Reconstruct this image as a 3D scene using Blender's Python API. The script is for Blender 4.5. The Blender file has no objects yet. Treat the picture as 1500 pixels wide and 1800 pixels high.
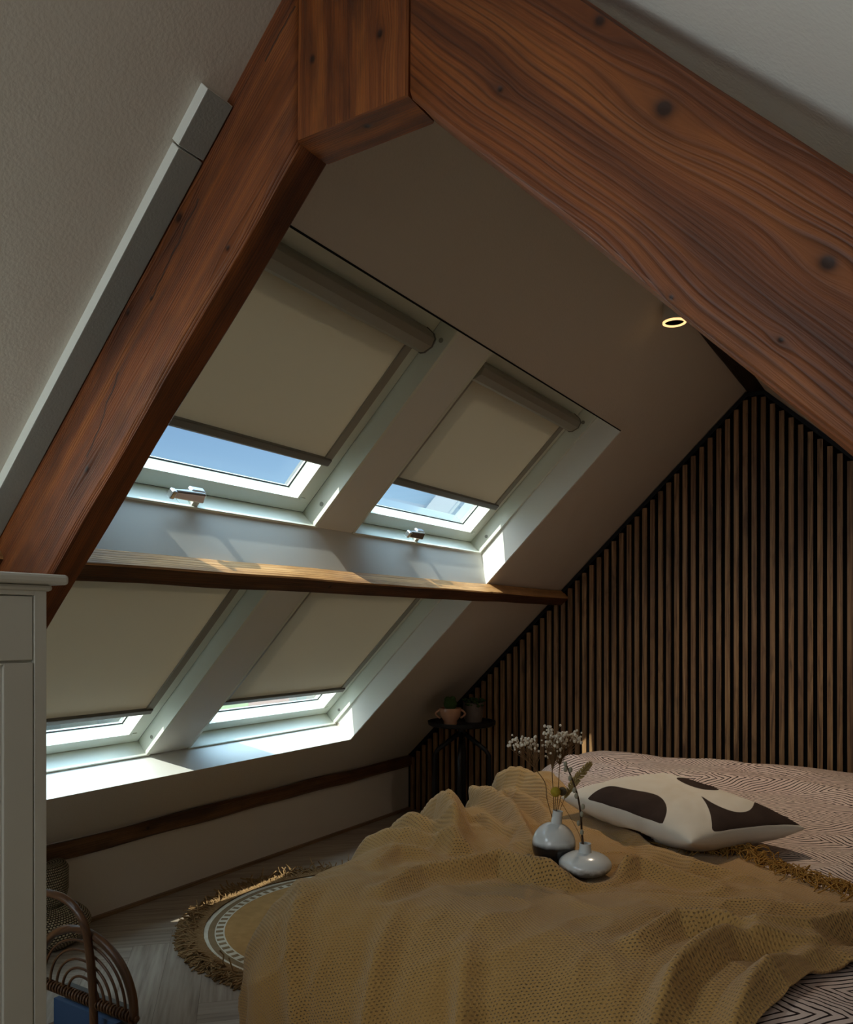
import bpy, bmesh, math, random
from mathutils import Vector, Matrix, noise
random.seed(7)
sc = bpy.context.scene
COL = sc.collection

# ------------------------------------------------------------------ camera geometry
HC = 1.1                                   # camera height above the floor
FPX = 1415.1; TH = math.radians(32.167); HZ = 1097.0
Fv = Vector((-math.sin(TH), math.cos(TH), 0)); Rv = Vector((math.cos(TH), math.sin(TH), 0)); Uv = Vector((0, 0, 1))
CAM = Vector((0, 0, HC))
def ray(x, y): return Fv + Rv * ((x - 750) / FPX) + Uv * ((HZ - y) / FPX)
def at(x, y, t): return CAM + ray(x, y) * t
def on_z(x, y, z): d = ray(x, y); return CAM + d * ((z - HC) / d.z)
def on_y(x, y, Y): d = ray(x, y); return CAM + d * (Y / d.y)
def on_x(x, y, X): d = ray(x, y); return CAM + d * (X / d.x)
def to_px(p):
    q = p - CAM; t = q.dot(Fv)
    return (750 + FPX * q.dot(Rv) / t, HZ - FPX * q.z / t)

cam = bpy.data.cameras.new('camera'); co = bpy.data.objects.new('camera', cam); COL.objects.link(co)
co.location = CAM; co.rotation_euler = (math.pi / 2, 0, TH)
cam.sensor_fit = 'VERTICAL'; cam.sensor_height = 36; cam.lens = FPX / 1800 * 36
cam.shift_y = (HZ - 900) / 1800; cam.clip_start = 0.05; cam.clip_end = 600
sc.camera = co

# ------------------------------------------------------------------ room numbers (metres)
XK, Z0, K, GY = -2.64, .3253, .985, 4.019
AN = math.atan(K); CA, SA = math.cos(AN), math.sin(AN)
Sd = Vector((CA, 0, SA)); Nd = Vector((-SA, 0, CA)); Yd = Vector((0, 1, 0)); ORG = Vector((XK, 0, Z0))
def L(s, y, n): return ORG + Sd * s + Yd * y + Nd * n
RB_L, RB_R, RZ = -.742, -.662, 2.19        # ridge
YB = -1.9                                   # wall behind the camera
XR = 1.33
def zr(x): return RZ - .94 * (x - RB_R) if x > RB_R else RZ

# ------------------------------------------------------------------ object helpers
def tag(o, label=None, cat=None, group=None, kind=None):
    if label: o['label'] = label
    if cat: o['category'] = cat
    if group: o['group'] = group
    if kind: o['kind'] = kind
    return o
def empty(name, loc, label, cat, group=None, kind=None):
    o = bpy.data.objects.new(name, None); COL.objects.link(o); o.location = loc; o.empty_display_size = .05
    return tag(o, label, cat, group, kind)
class MB:
    def __init__(s): s.v = []; s.f = []; s.uv = []; s.mi = []; s.col = []
    def face(s, idx, uv=None, mi=0, col=None):
        s.f.append(tuple(idx)); s.uv.append(uv or [(s.v[i][0], s.v[i][1]) for i in idx]); s.mi.append(mi); s.col.append(col or 0.0)
    def quad(s, a, b, c, d, uv=None, mi=0, col=None):
        i = len(s.v); s.v += [tuple(a), tuple(b), tuple(c), tuple(d)]; s.face((i, i+1, i+2, i+3), uv, mi, col)
    def hexa(s, P, mi=0):                    # P: 8 points, bottom ring 0-3, top ring 4-7
        P = [Vector(p) for p in P]
        for q in ((0, 3, 2, 1), (4, 5, 6, 7), (0, 1, 5, 4), (1, 2, 6, 5), (2, 3, 7, 6), (3, 0, 4, 7)):
            a, b, c, d = [P[k] for k in q]
            l1 = (b - a).length; l2 = (d - a).length
            if l1 >= l2: uv = [(0, 0), (l1, 0), (l1, l2), (0, l2)]
            else: uv = [(0, 0), (0, l1), (l2, l1), (l2, 0)]
            s.quad(a, b, c, d, uv, mi)
    def box(s, x0, x1, y0, y1, z0, z1, mi=0):
        s.hexa([(x0, y0, z0), (x1, y0, z0), (x1, y1, z0), (x0, y1, z0), (x0, y0, z1), (x1, y0, z1), (x1, y1, z1), (x0, y1, z1)], mi)
    def lbox(s, s0, s1, y0, y1, n0, n1, mi=0):
        s.hexa([L(s0, y0, n0), L(s0, y1, n0), L(s1, y1, n0), L(s1, y0, n0), L(s0, y0, n1), L(s0, y1, n1), L(s1, y1, n1), L(s1, y0, n1)], mi)
    def ring(s, s0, s1, y0, y1, i0, i1, j0, j1, n0, n1):   # rectangular frame in slope space (outer s0..s1,y0..y1; inner i0..i1,j0..j1)
        s.lbox(s0, i0, y0, y1, n0, n1); s.lbox(i1, s1, y0, y1, n0, n1)
        s.lbox(i0, i1, y0, j0, n0, n1); s.lbox(i0, i1, j1, y1, n0, n1)
    def tube(s, pts, r, seg=8, closed=False, flat=1.0, cap=True):
        pts = [Vector(p) for p in pts]; n = len(pts); base = len(s.v); up = None; u = 0
        for k, p in enumerate(pts):
            if closed: t = (pts[(k+1) % n] - pts[k-1]).normalized()
            else: t = (pts[min(k+1, n-1)] - pts[max(k-1, 0)]).normalized()
            if up is None:
                up = t.orthogonal().normalized()
            up = (up - t * up.dot(t)); up = up.normalized() if up.length > 1e-6 else t.orthogonal().normalized()
            sd = t.cross(up); rr = r[k] if isinstance(r, (list, tuple)) else r
            for j in range(seg):
                a = 2 * math.pi * j / seg
                s.v.append(tuple(p + up * math.cos(a) * rr + sd * math.sin(a) * rr * flat))
        rings = n if closed else n - 1
        for k in range(rings):
            k2 = (k + 1) % n
            for j in range(seg):
                j2 = (j + 1) % seg
                s.face((base + k*seg + j, base + k*seg + j2, base + k2*seg + j2, base + k2*seg + j), [(k*.02, j*.004), (k*.02, j*.004+.004), (k*.02+.02, j*.004+.004), (k*.02+.02, j*.004)])
        if not closed and cap:
            s.face([base + j for j in range(seg)][::-1], [(0, 0)] * seg); s.face([base + (n-1)*seg + j for j in range(seg)], [(0, 0)] * seg)
    def lathe(s, c, prof, seg=32, M=None, mi=0):
        base = len(s.v); c = Vector(c)
        for (r, z) in prof:
            for j in range(seg):
                a = 2 * math.pi * j / seg; p = Vector((r * math.cos(a), r * math.sin(a), z))
                if M: p = M @ p
                s.v.append(tuple(c + p))
        for k in range(len(prof) - 1):
            for j in range(seg):
                j2 = (j + 1) % seg; u0 = j / seg; u1 = (j + 1) / seg
                s.face((base + k*seg + j, base + k*seg + j2, base + (k+1)*seg + j2, base + (k+1)*seg + j), [(u0, prof[k][1]), (u1, prof[k][1]), (u1, prof[k+1][1]), (u0, prof[k+1][1])], mi)
        if prof[0][0] > 1e-5: s.face([base + j for j in range(seg)][::-1], [(0, prof[0][1])] * seg, mi)
        if prof[-1][0] > 1e-5: s.face([base + (len(prof)-1)*seg + j for j in range(seg)], [(0, prof[-1][1])] * seg, mi)
    def ball(s, c, r, seg=8, sq=(1, 1, 1), M=None):
        n = seg // 2 + 1; pr = []
        for k in range(n + 1):
            a = -math.pi / 2 + math.pi * k / n; pr.append((r * math.cos(a) * sq[0] + 1e-6, r * math.sin(a) * sq[2]))
        s.lathe(c, pr, seg, M)
    def obj(s, name, mat, parent=None, label=None, smooth=False, auto=None, bevel=None, loc=None):
        off = Vector(parent.location) if parent is not None and parent.type == 'EMPTY' else Vector((0, 0, 0))
        if parent is not None and parent.type != 'EMPTY':
            q = parent
            while q is not None: off = off + Vector(q.location); q = q.parent
        if loc is not None: off = Vector(loc)
        me = bpy.data.meshes.new(name)
        me.from_pydata([tuple(Vector(p) - off) for p in s.v], [], s.f)
        uv = me.uv_layers.new(name='UVMap'); k = 0
        for fi, f in enumerate(s.uv):
            for q in f: uv.data[k].uv = q; k += 1
        ca = me.attributes.new('rnd', 'FLOAT', 'FACE')
        for i, c in enumerate(s.col): ca.data[i].value = c
        mats = mat if isinstance(mat, (list, tuple)) else [mat]
        for m in mats: me.materials.append(m)
        for i, p in enumerate(me.polygons): p.material_index = s.mi[i]; p.use_smooth = smooth
        o = bpy.data.objects.new(name, me); COL.objects.link(o)
        if loc is not None: o.location = loc
        if parent is not None: o.parent = parent
        if label: o['label'] = label
        if bevel:
            bm = bmesh.new(); bm.from_mesh(me); bmesh.ops.remove_doubles(bm, verts=bm.verts, dist=1e-5); bm.to_mesh(me); bm.free()
            b = o.modifiers.new('bevel', 'BEVEL'); b.width = bevel; b.segments = 2; b.limit_method = 'ANGLE'; b.angle_limit = math.radians(40)
        elif smooth:
            bm = bmesh.new(); bm.from_mesh(me); bmesh.ops.remove_doubles(bm, verts=bm.verts, dist=1e-6)
            bmesh.ops.recalc_face_normals(bm, faces=bm.faces); bm.to_mesh(me); bm.free()
            if auto: 
                me.set_sharp_from_angle(angle=math.radians(auto))
        return o

# ------------------------------------------------------------------ material helpers
def srgb(r, g, b):
    f = lambda c: (c/255/12.92) if c/255 <= .04045 else ((c/255+.055)/1.055)**2.4
    return (f(r), f(g), f(b), 1)
class NT:
    def __init__(s, name, rough=.6, base=None, spec=.5):
        s.m = bpy.data.materials.new(name); s.m.use_nodes = True; s.t = s.m.node_tree; s.n = s.t.nodes
        s.b = s.n['Principled BSDF']; s.b.inputs['Roughness'].default_value = rough
        s.b.inputs['Specular IOR Level'].default_value = spec
        if base: s.b.inputs['Base Color'].default_value = base
    def put(s, sock, v):
        if hasattr(v, 'is_output') or isinstance(v, bpy.types.NodeSocket): s.t.links.new(v, sock)
        elif v is not None: sock.default_value = v
    def math(s, op, a, b=None, c=None, clamp=False):
        n = s.n.new('ShaderNodeMath'); n.operation = op; n.use_clamp = clamp
        for i, v in enumerate((a, b, c)):
            if v is not None: s.put(n.inputs[i], v)
        return n.outputs[0]
    def uv(s):
        n = s.n.new('ShaderNodeTexCoord'); sp = s.n.new('ShaderNodeSeparateXYZ'); s.t.links.new(n.outputs['UV'], sp.inputs[0]); return sp.outputs[0], sp.outputs[1]
    def coord(s, which='Object'): return s.n.new('ShaderNodeTexCoord').outputs[which]
    def sep(s, v): sp = s.n.new('ShaderNodeSeparateXYZ'); s.t.links.new(v, sp.inputs[0]); return sp.outputs
    def vec(s, x, y, z=0.0):
        n = s.n.new('ShaderNodeCombineXYZ')
        for i, v in enumerate((x, y, z)): s.put(n.inputs[i], v)
        return n.outputs[0]
    def noise(s, v, scale=5, detail=3, rough=.5, dist=0, out='Fac'):
        n = s.n.new('ShaderNodeTexNoise'); s.put(n.inputs['Vector'], v); n.inputs['Scale'].default_value = scale
        n.inputs['Detail'].default_value = detail; n.inputs['Roughness'].default_value = rough; n.inputs['Distortion'].default_value = dist
        return n.outputs[out]
    def ramp(s, f, stops):
        n = s.n.new('ShaderNodeValToRGB'); e = n.color_ramp.elements
        while len(e) < len(stops): e.new(.5)
        for i, (p, c) in enumerate(stops): e[i].position = p; e[i].color = c
        s.put(n.inputs[0], f); return n.outputs[0]
    def mix(s, f, a, b, mode='MIX'):
        n = s.n.new('ShaderNodeMix'); n.data_type = 'RGBA'; n.blend_type = mode
        s.put(n.inputs[0], f); s.put(n.inputs[6], a); s.put(n.inputs[7], b); return n.outputs[2]
    def attr(s, name): n = s.n.new('ShaderNodeAttribute'); n.attribute_name = name; return n.outputs['Fac']
    def base(s, v): s.put(s.b.inputs['Base Color'], v)
    def bump(s, h, strength=.3, dist=.01):
        n = s.n.new('ShaderNodeBump'); n.inputs['Strength'].default_value = strength; n.inputs['Distance'].default_value = dist
        s.put(n.inputs['Height'], h); s.t.links.new(n.outputs[0], s.b.inputs['Normal'])
def g(v, a=1): return (v, v, v, a)

def paint(name, col, rough=.6, grain=.15, scale=220, spec=.4):
    m = NT(name, rough, col, spec)
    c = m.coord(); h = m.noise(c, scale, 2); h2 = m.noise(c, 9, 3)
    m.base(m.mix(m.math('MULTIPLY', h2, .25), col, (col[0]*.9, col[1]*.9, col[2]*.88, 1)))
    m.bump(m.math('ADD', h, m.math('MULTIPLY', h2, 2)), grain, .002)
    return m.m
def wood(name, dark, mid, light, knots=(), ring=38, rough=.5, bump=.35, stain=.5, along=.7, wob=.02, spec=.4, fine=260, rp=.008, rl=.45, cracks=()):
    m = NT(name, rough, None, spec); u, v = m.uv()
    kd = None
    lowf = m.noise(m.vec(m.math('MULTIPLY', u, 1.1), m.math('MULTIPLY', v, 2.5), 0), 1.6, 2)
    vv = m.math('ADD', v, m.math('MULTIPLY', m.math('SUBTRACT', lowf, .5), wob * 6))
    for (ku, kv, r, el) in knots:
        du = m.math('DIVIDE', m.math('SUBTRACT', u, ku), r * 2.6 * el); dv = m.math('DIVIDE', m.math('SUBTRACT', v, kv), r * 2.0)
        d2 = m.math('ADD', m.math('MULTIPLY', du, du), m.math('MULTIPLY', dv, dv))
        fall = m.math('EXPONENT', m.math('MULTIPLY', d2, -1))
        sh = m.math('MULTIPLY', m.math('TANH', m.math('DIVIDE', m.math('SUBTRACT', v, kv), r)), m.math('MULTIPLY', fall, -r * .95))
        vv = m.math('ADD', vv, sh)
        du2 = m.math('DIVIDE', m.math('SUBTRACT', u, ku), r * .62); dv2 = m.math('DIVIDE', m.math('SUBTRACT', v, kv), r * .5)
        core = m.math('EXPONENT', m.math('MULTIPLY', m.math('ADD', m.math('MULTIPLY', du2, du2), m.math('MULTIPLY', dv2, dv2)), -1))
        core = m.math('ADD', core, m.math('MULTIPLY', fall, .32))
        kd = core if kd is None else m.math('MAXIMUM', kd, core)
    rv = m.vec(m.math('MULTIPLY', u, along), m.math('MULTIPLY', vv, ring), 3.1)
    r1 = m.noise(rv, 1.6, 3, .6)
    wn = m.noise(m.vec(m.math('MULTIPLY', u, 1.3), m.math('MULTIPLY', vv, 22), 8.0), 1, 2)
    w = m.math('SINE', m.math('MULTIPLY', m.math('ADD', vv, m.math('MULTIPLY', wn, .028)), 2 * math.pi / rp))
    w = m.math('POWER', m.math('MULTIPLY_ADD', w, .5, .5), 4.0)
    w = m.math('MULTIPLY', w, m.ramp(m.noise(m.vec(m.math('MULTIPLY', u, 2), m.math('MULTIPLY', v, 14), 2.0), 1, 3), [(.3, g(.25)), (.6, g(1))]))
    fib = m.noise(m.vec(m.math('MULTIPLY', u, 7), m.math('MULTIPLY', vv, fine), 0), 1, 3, .7)
    stn = m.noise(m.vec(m.math('MULTIPLY', u, 2.6), m.math('MULTIPLY', v, 9), 5.0), 1.5, 4, .6)
    base = m.ramp(m.math('ADD', m.math('MULTIPLY', r1, .72), m.math('MULTIPLY', fib, .3)), [(.28, dark), (.5, mid), (.74, light)])
    base = m.mix(m.math('MULTIPLY', w, rl), base, tuple(c * .5 for c in dark[:3]) + (1,))
    base = m.mix(m.math('MULTIPLY', m.ramp(stn, [(.44, g(0)), (.64, g(1))]), stain), base, tuple(c * .45 for c in dark[:3]) + (1,))
    if kd is not None: base = m.mix(m.math('MINIMUM', m.math('MULTIPLY', kd, .9), .92), base, tuple(c * .16 for c in dark[:3]) + (1,))
    for (ua, va, ub, vb_) in cracks:
        sl_ = (vb_ - va) / (ub - ua); wn_ = m.noise(m.vec(m.math('MULTIPLY', u, 16), ua, 0), 1, 3)
        off = m.math('SUBTRACT', m.math('SUBTRACT', v, va), m.math('MULTIPLY', m.math('SUBTRACT', u, ua), sl_))
        off = m.math('ADD', off, m.math('MULTIPLY', m.math('SUBTRACT', wn_, .5), .022))
        ln = m.math('EXPONENT', m.math('MULTIPLY', m.math('POWER', m.math('DIVIDE', off, .0020), 2), -1))
        mid_ = (ua + ub) / 2; hl = abs(ub - ua) / 2
        ln = m.math('MULTIPLY', ln, m.math('LESS_THAN', m.math('ABSOLUTE', m.math('SUBTRACT', u, mid_)), hl))
        base = m.mix(m.math('MULTIPLY', ln, .9), base, srgb(14, 7, 4))
    m.base(base)
    m.bump(m.math('SUBTRACT', m.math('MULTIPLY', fib, .8), m.math('ADD', m.math('MULTIPLY', w, .8), (m.math('MULTIPLY', kd, 1.0) if kd is not None else 0.0))), bump, .003)
    rr = m.math('MULTIPLY_ADD', fib, .25, rough - .12); m.put(m.b.inputs['Roughness'], rr)
    return m.m

WALL = paint('white_plaster', srgb(208, 198, 186), .75, .35, 160, .25)
REVEAL = paint('white_lining_board', srgb(226, 226, 220), .45, .05, 60, .4)
GLOSSW = paint('white_lacquer_frame', srgb(226, 230, 218), .3, .03, 40, .5)
CABW = paint('ivory_cabinet_paint', srgb(205, 202, 190), .5, .06, 60, .35)
BLACK = NT('black_felt', .9, srgb(9, 9, 10), .1).m
RUBBER = NT('black_gasket', .6, srgb(18, 18, 20), .3).m
def blindmat():
    m = NT('beige_blackout_fabric', .8, srgb(196, 182, 158), .2)
    c = m.coord(); s3 = m.sep(c)
    h = m.noise(c, 900, 1); m.bump(h, .15, .001)
    t = m.n.new('ShaderNodeBsdfTranslucent'); t.inputs[0].default_value = srgb(218, 205, 184)
    mx = m.n.new('ShaderNodeMixShader'); mx.inputs[0].default_value = .19
    m.t.links.new(m.b.outputs[0], mx.inputs[1]); m.t.links.new(t.outputs[0], mx.inputs[2])
    m.t.links.new(mx.outputs[0], m.n['Material Output'].inputs['Surface']); return m.m
BLIND = blindmat()
BLINDMET = NT('grey_blind_aluminium', .45, srgb(150, 146, 134), .5).m
BARMET = NT('dark_grey_blind_bar', .4, srgb(112, 110, 104), .5).m
CHROME = NT('chrome', .18, srgb(205, 208, 210)); CHROME.b.inputs['Metallic'].default_value = .9; CHROME = CHROME.m
def glassmat():
    m = bpy.data.materials.new('window_glass'); m.use_nodes = True; t = m.node_tree; n = t.nodes; n.clear()
    o = n.new('ShaderNodeOutputMaterial'); tr = n.new('ShaderNodeBsdfTransparent'); tr.inputs[0].default_value = (.93, .97, .96, 1)
    gl = n.new('ShaderNodeBsdfGlossy'); gl.inputs['Roughness'].default_value = .02
    f = n.new('ShaderNodeLayerWeight'); f.inputs[0].default_value = .12; mx = n.new('ShaderNodeMixShader')
    mq = n.new('ShaderNodeMath'); mq.operation = 'MULTIPLY'; mq.inputs[1].default_value = .35; t.links.new(f.outputs[0], mq.inputs[0]); t.links.new(mq.outputs[0], mx.inputs[0]); t.links.new(tr.outputs[0], mx.inputs[1]); t.links.new(gl.outputs[0], mx.inputs[2]); t.links.new(mx.outputs[0], o.inputs[0])
    return m
GLASS = glassmat()

TIM_D, TIM_M, TIM_L = srgb(62, 28, 12), srgb(124, 64, 24), srgb(160, 92, 38)
def knots_px(O, A, B, lst): return tuple(((on_y(x, y, TY) - O).dot(A), (on_y(x, y, TY) - O).dot(B), r_, e_) for (x, y, r_, e_) in lst)

# ------------------------------------------------------------------ beams
def beam(name, O, A, B, C, length, w, t, mat, label, cat, cuts=(), wane=.004, seg=40, seed=0, ch=.008, parent=None, group=None):
    """O corner, A along, B across the front face, C into the thickness (away from the viewer)."""
    A = A.normalized(); B = B.normalized(); C = C.normalized(); O = Vector(O)
    prof = [(ch, 0), (w*.33, 0), (w*.66, 0), (w-ch, 0), (w, ch), (w, t*.5), (w, t-ch), (w-ch, t), (w*.5, t), (ch, t), (0, t-ch), (0, t*.5), (0, ch)]
    per = [0]
    for k in range(1, len(prof) + 1):
        a, b = prof[k-1], prof[k % len(prof)]; per.append(per[-1] + math.hypot(a[0]-b[0], a[1]-b[1]))
    mb = MB(); n = len(prof)
    for i in range(seg + 1):
        u = length * i / seg
        for k, (b, c) in enumerate(prof):
            nz = noise.noise_vector(Vector((u * 3.1 + seed * 7.7, b * 9, c * 9 + seed))) * wane
            edge = 2.0 if (b <= ch + 1e-6 or b >= w - ch - 1e-6) else .5
            p = O + A * u + B * (b + nz.x * edge) + C * (c + nz.y * .6)
            mb.v.append(tuple(p))
    for i in range(seg):
        u0 = length * i / seg; u1 = length * (i + 1) / seg
        for k in range(n):
            k2 = (k + 1) % n
            mb.face((i*n+k, i*n+k2, (i+1)*n+k2, (i+1)*n+k), [(u0, per[k]), (u0, per[k+1]), (u1, per[k+1]), (u1, per[k])])
    mb.face(list(range(n))[::-1], [prof[k] for k in range(n)][::-1]); mb.face([seg*n+k for k in range(n)], list(prof))
    c0 = O + A * (length / 2) + B * (w / 2) + C * (t / 2)
    o = mb.obj(name, mat, parent, None, smooth=True, auto=35, loc=c0 if parent is None else None)
    me = o.data
    if cuts:
        bm = bmesh.new(); bm.from_mesh(me)
        for (p, nn) in cuts:
            r = bmesh.ops.bisect_plane(bm, geom=bm.verts[:] + bm.edges[:] + bm.faces[:], plane_co=Vector(p) - c0, plane_no=Vector(nn), clear_outer=True)
            ed = [e for e in r['geom_cut'] if isinstance(e, bmesh.types.BMEdge)]
            if ed: bmesh.ops.contextual_create(bm, geom=ed)
        bm.to_mesh(me); bm.free()
    tag(o, label, cat, group)
    return o
TY = .946; TT = .075                        # truss plane and timber thickness
dL = Vector((1, 0, .996)).normalized(); uL = Vector((-.996, 0, 1)).normalized()      # left principal rafter
pin = Vector((-1.008, TY, 1.664))           # on its inner lower edge
wL = .215
A0 = pin - dL * 1.7
W_L = wood('reddish_pine_left', TIM_D, TIM_M, TIM_L, knots=knots_px(A0 + uL * wL, dL, -uL, ((222, 545, .009, 3.0), (310, 378, .016, 2.5), (262, 520, .007, 4), (150, 820, .01, 3), (395, 430, .008, 3))), cracks=[k_[0][:2] + k_[1][:2] for k_ in (knots_px(A0 + uL * wL, dL, -uL, ((262, 522, 0, 0), (345, 345, 0, 0))), knots_px(A0 + uL * wL, dL, -uL, ((150, 800, 0, 0), (205, 650, 0, 0))), knots_px(A0 + uL * wL, dL, -uL, ((462, 105, 0, 0), (512, 5, 0, 0))))], ring=24, stain=.55, wob=.004, along=.5, rp=.0046, rl=.3)
beam('roof_timber', A0 + uL * wL, dL, -uL, Yd, 2.75, wL, TT, W_L, 'reddish timber rafter running down the left side to the white cabinet', 'timber beam',
     cuts=(((-.829, 0, 0), (1, 0, 0)), ((0, 0, 2.6), (0, 0, 1)), ((XK + .02, 0, 0), (-1, 0, 0))), seed=1)
W_P = wood('reddish_pine_post', TIM_D, TIM_M, TIM_L, knots=knots_px(Vector((-.828, TY - .004, 1.843)), Vector((0, 0, 1)), Vector((1, 0, 0)), ((550, 108, .009, 1.3), (668, 64, .010, 1.2))), ring=24, stain=.75, wob=.003, along=.4, rp=.0046, rl=.35)
beam('roof_timber', (-.828, TY - .004, 1.843), Vector((0, 0, 1)), Vector((1, 0, 0)), Yd, .36, .204, TT, W_P, 'short upright timber post wedged between the two rafters at the peak', 'timber beam', wane=.0015, seed=2, ch=.003)
dR = Vector((1, 0, -1.02)).normalized(); uR = Vector((1.02, 0, 1)).normalized()
prr = Vector((-.626, TY, 1.845)) - dR * .25
wR = .207
W_R = wood('reddish_pine_right', TIM_D, TIM_M, TIM_L, knots=knots_px(prr + uR * wR, dR, -uR, ((1175, 182, .021, 1.5), (1465, 452, .016, 1.3), (885, 148, .0065, 1.3), (1185, 517, .005, 1.5), (1380, 590, .005, 1.3), (1060, 30, .012, 3.0))), ring=13, stain=.35, wob=.012, along=.45, rp=.0112, rl=.55)
beam('roof_timber', prr + uR * wR, dR, -uR, Yd, 2.5, wR, TT, W_R, 'wide reddish timber rafter crossing the upper right corner with dark knots', 'timber beam',
     cuts=(((-.6215, 0, 0), (-1, 0, 0)), ((0, 0, .35), (0, 0, -1))), seed=3, ch=.006)
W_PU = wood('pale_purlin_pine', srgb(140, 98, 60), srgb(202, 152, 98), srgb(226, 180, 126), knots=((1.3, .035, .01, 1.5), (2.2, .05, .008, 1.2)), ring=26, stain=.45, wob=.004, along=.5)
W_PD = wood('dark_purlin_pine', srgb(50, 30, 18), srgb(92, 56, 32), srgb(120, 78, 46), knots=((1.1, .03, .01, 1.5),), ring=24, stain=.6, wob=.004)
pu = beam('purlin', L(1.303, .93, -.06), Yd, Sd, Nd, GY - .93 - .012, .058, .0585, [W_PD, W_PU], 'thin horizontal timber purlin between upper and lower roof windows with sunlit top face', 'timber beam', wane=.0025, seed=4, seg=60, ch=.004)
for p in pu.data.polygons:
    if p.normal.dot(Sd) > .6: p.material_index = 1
W_KB = wood('dark_wall_plate', srgb(58, 36, 22), srgb(108, 72, 44), srgb(136, 96, 62), knots=((1.6, .04, .014, 1.5), (3.1, .03, .012, 1.4)), ring=24, stain=.6, wob=.006)
beam('wall_plate', (XK + .022, -1.0, .258), Yd, Vector((0, 0, 1)), Vector((-1, 0, 0)), GY + 1.0 - .012, .064, .05, W_KB, 'dark timber wall plate along the top of the low knee wall', 'timber beam', wane=.004, seed=5, seg=80)
W_RB = wood('dark_ridge_timber', srgb(20, 13, 9), srgb(38, 25, 17), srgb(54, 36, 24), ring=24, stain=.5)
beam('ridge_beam', (RB_L, 1.04, 2.186), Yd, Vector((1, 0, 0)), Vector((0, 0, 1)), GY - 1.04 - .012, .08, .06, W_RB, 'dark ridge beam running along the peak to the slatted wall', 'timber beam', wane=.002, seed=6)

# ------------------------------------------------------------------ room shell
def setting(o, label, cat): return tag(o, label, cat, None, 'structure')
UPS, UPT, LOS, LOT = 1.349, 2.214, .292, 1.262       # openings up the slope
YL, YM0, YM1, YRT = 1.08, 2.032, 2.222, 3.168
D = .118; DO = .262
def prism(mb, prof, y0, y1):
    n = len(prof); b = len(mb.v)
    for y in (y0, y1):
        for (s, nn) in prof: mb.v.append(tuple(L(s, y, nn)))
    for k in range(n):
        k2 = (k+1) % n; mb.face((b+k, b+k2, b+n+k2, b+n+k), [(0, 0), (0, .1), (1, .1), (1, 0)])
    mb.face(list(range(b, b+n))[::-1], [(0, 0)]*n); mb.face(list(range(b+n, b+2*n)), [(0, 0)]*n)
mb = MB()
smax = ((RB_L - .0) - XK) / CA
mb.lbox(-.15, smax + .05, YB, YL, 0, DO); mb.lbox(-.15, smax + .05, YRT, GY, 0, DO)
prism(mb, [(-.15, 0), (LOS - .0012, 0), (.2693, D), (.2693, DO), (-.15, DO)], YL, YRT); mb.lbox(LOT, 1.339, YL, YRT, .03, DO); mb.lbox(UPT, smax + .05, YL, YRT, 0, DO)
mb.lbox(LOT, UPS - .03, YL, YRT, 0, .03)
setting(mb.obj('ceiling', WALL), 'white plastered left roof slope holding the four roof windows', 'ceiling')
mb = MB()
mb.hexa([(RB_R, YB, zr(RB_R)), (XR + .2, YB, zr(XR + .2)), (XR + .2, GY, zr(XR + .2)), (RB_R, GY, zr(RB_R)), (RB_R, YB, RZ + .2), (XR + .2, YB, zr(XR + .2) + .2), (XR + .2, GY, zr(XR + .2) + .2), (RB_R, GY, RZ + .2)])
mb.box(RB_L - .05, RB_R + .01, YB, GY, RZ + .06, RZ + .2)
mb.box(RB_L - .02, RB_R + .002, YB, 1.03, RZ - .002, RZ + .06)
setting(mb.obj('ceiling', WALL), 'white plastered right roof slope above the wide reddish rafter', 'ceiling')
# lining boards inside the window recesses
mb = MB()
prism(mb, [(1.352, .001), (1.432, D), (1.432, DO), (1.340, DO), (1.340, .001)], YL, YRT)
setting(mb.obj('trim_1', REVEAL), 'white lining board under the two upper roof windows', 'trim')
mb = MB(); prism(mb, [(LOS, .0004), (.2705, D), (.2705, DO), (.2693, DO), (.2693, D), (LOS - .0012, .0004)], YL, YRT)
setting(mb.obj('trim_2', REVEAL), 'white sunlit sill board under the two lower roof windows', 'trim')
for k, (a, b, w_) in enumerate(((1.432, UPT, 'upper'), (.274, LOT, 'lower'))):
    mb = MB(); mb.lbox(a, b, YM0, YM1, D, DO)
    setting(mb.obj('trim_%d' % (k + 3), REVEAL, bevel=.002), 'white boxed mullion between the two %s roof windows' % w_, 'trim')
for k, (a, b, w_) in enumerate(((UPS, UPT, 'upper'), (LOS, LOT, 'lower'))):
    mb = MB(); mb.lbox(a, b, YRT - .004, YRT + .004, .002, D)
    setting(mb.obj('trim_%d' % (k + 5), REVEAL), 'white lining board on the right side of the %s window recess' % w_, 'trim')
mb = MB(); mb.lbox(UPT - .0035, UPT + .001, YL, YRT - .01, -.0015, .004)
setting(mb.obj('trim_8', NT('dark_shadow_gap', .8, srgb(14, 13, 12), .2).m), 'thin dark joint along the top edge of the upper window recess', 'trim')
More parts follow.
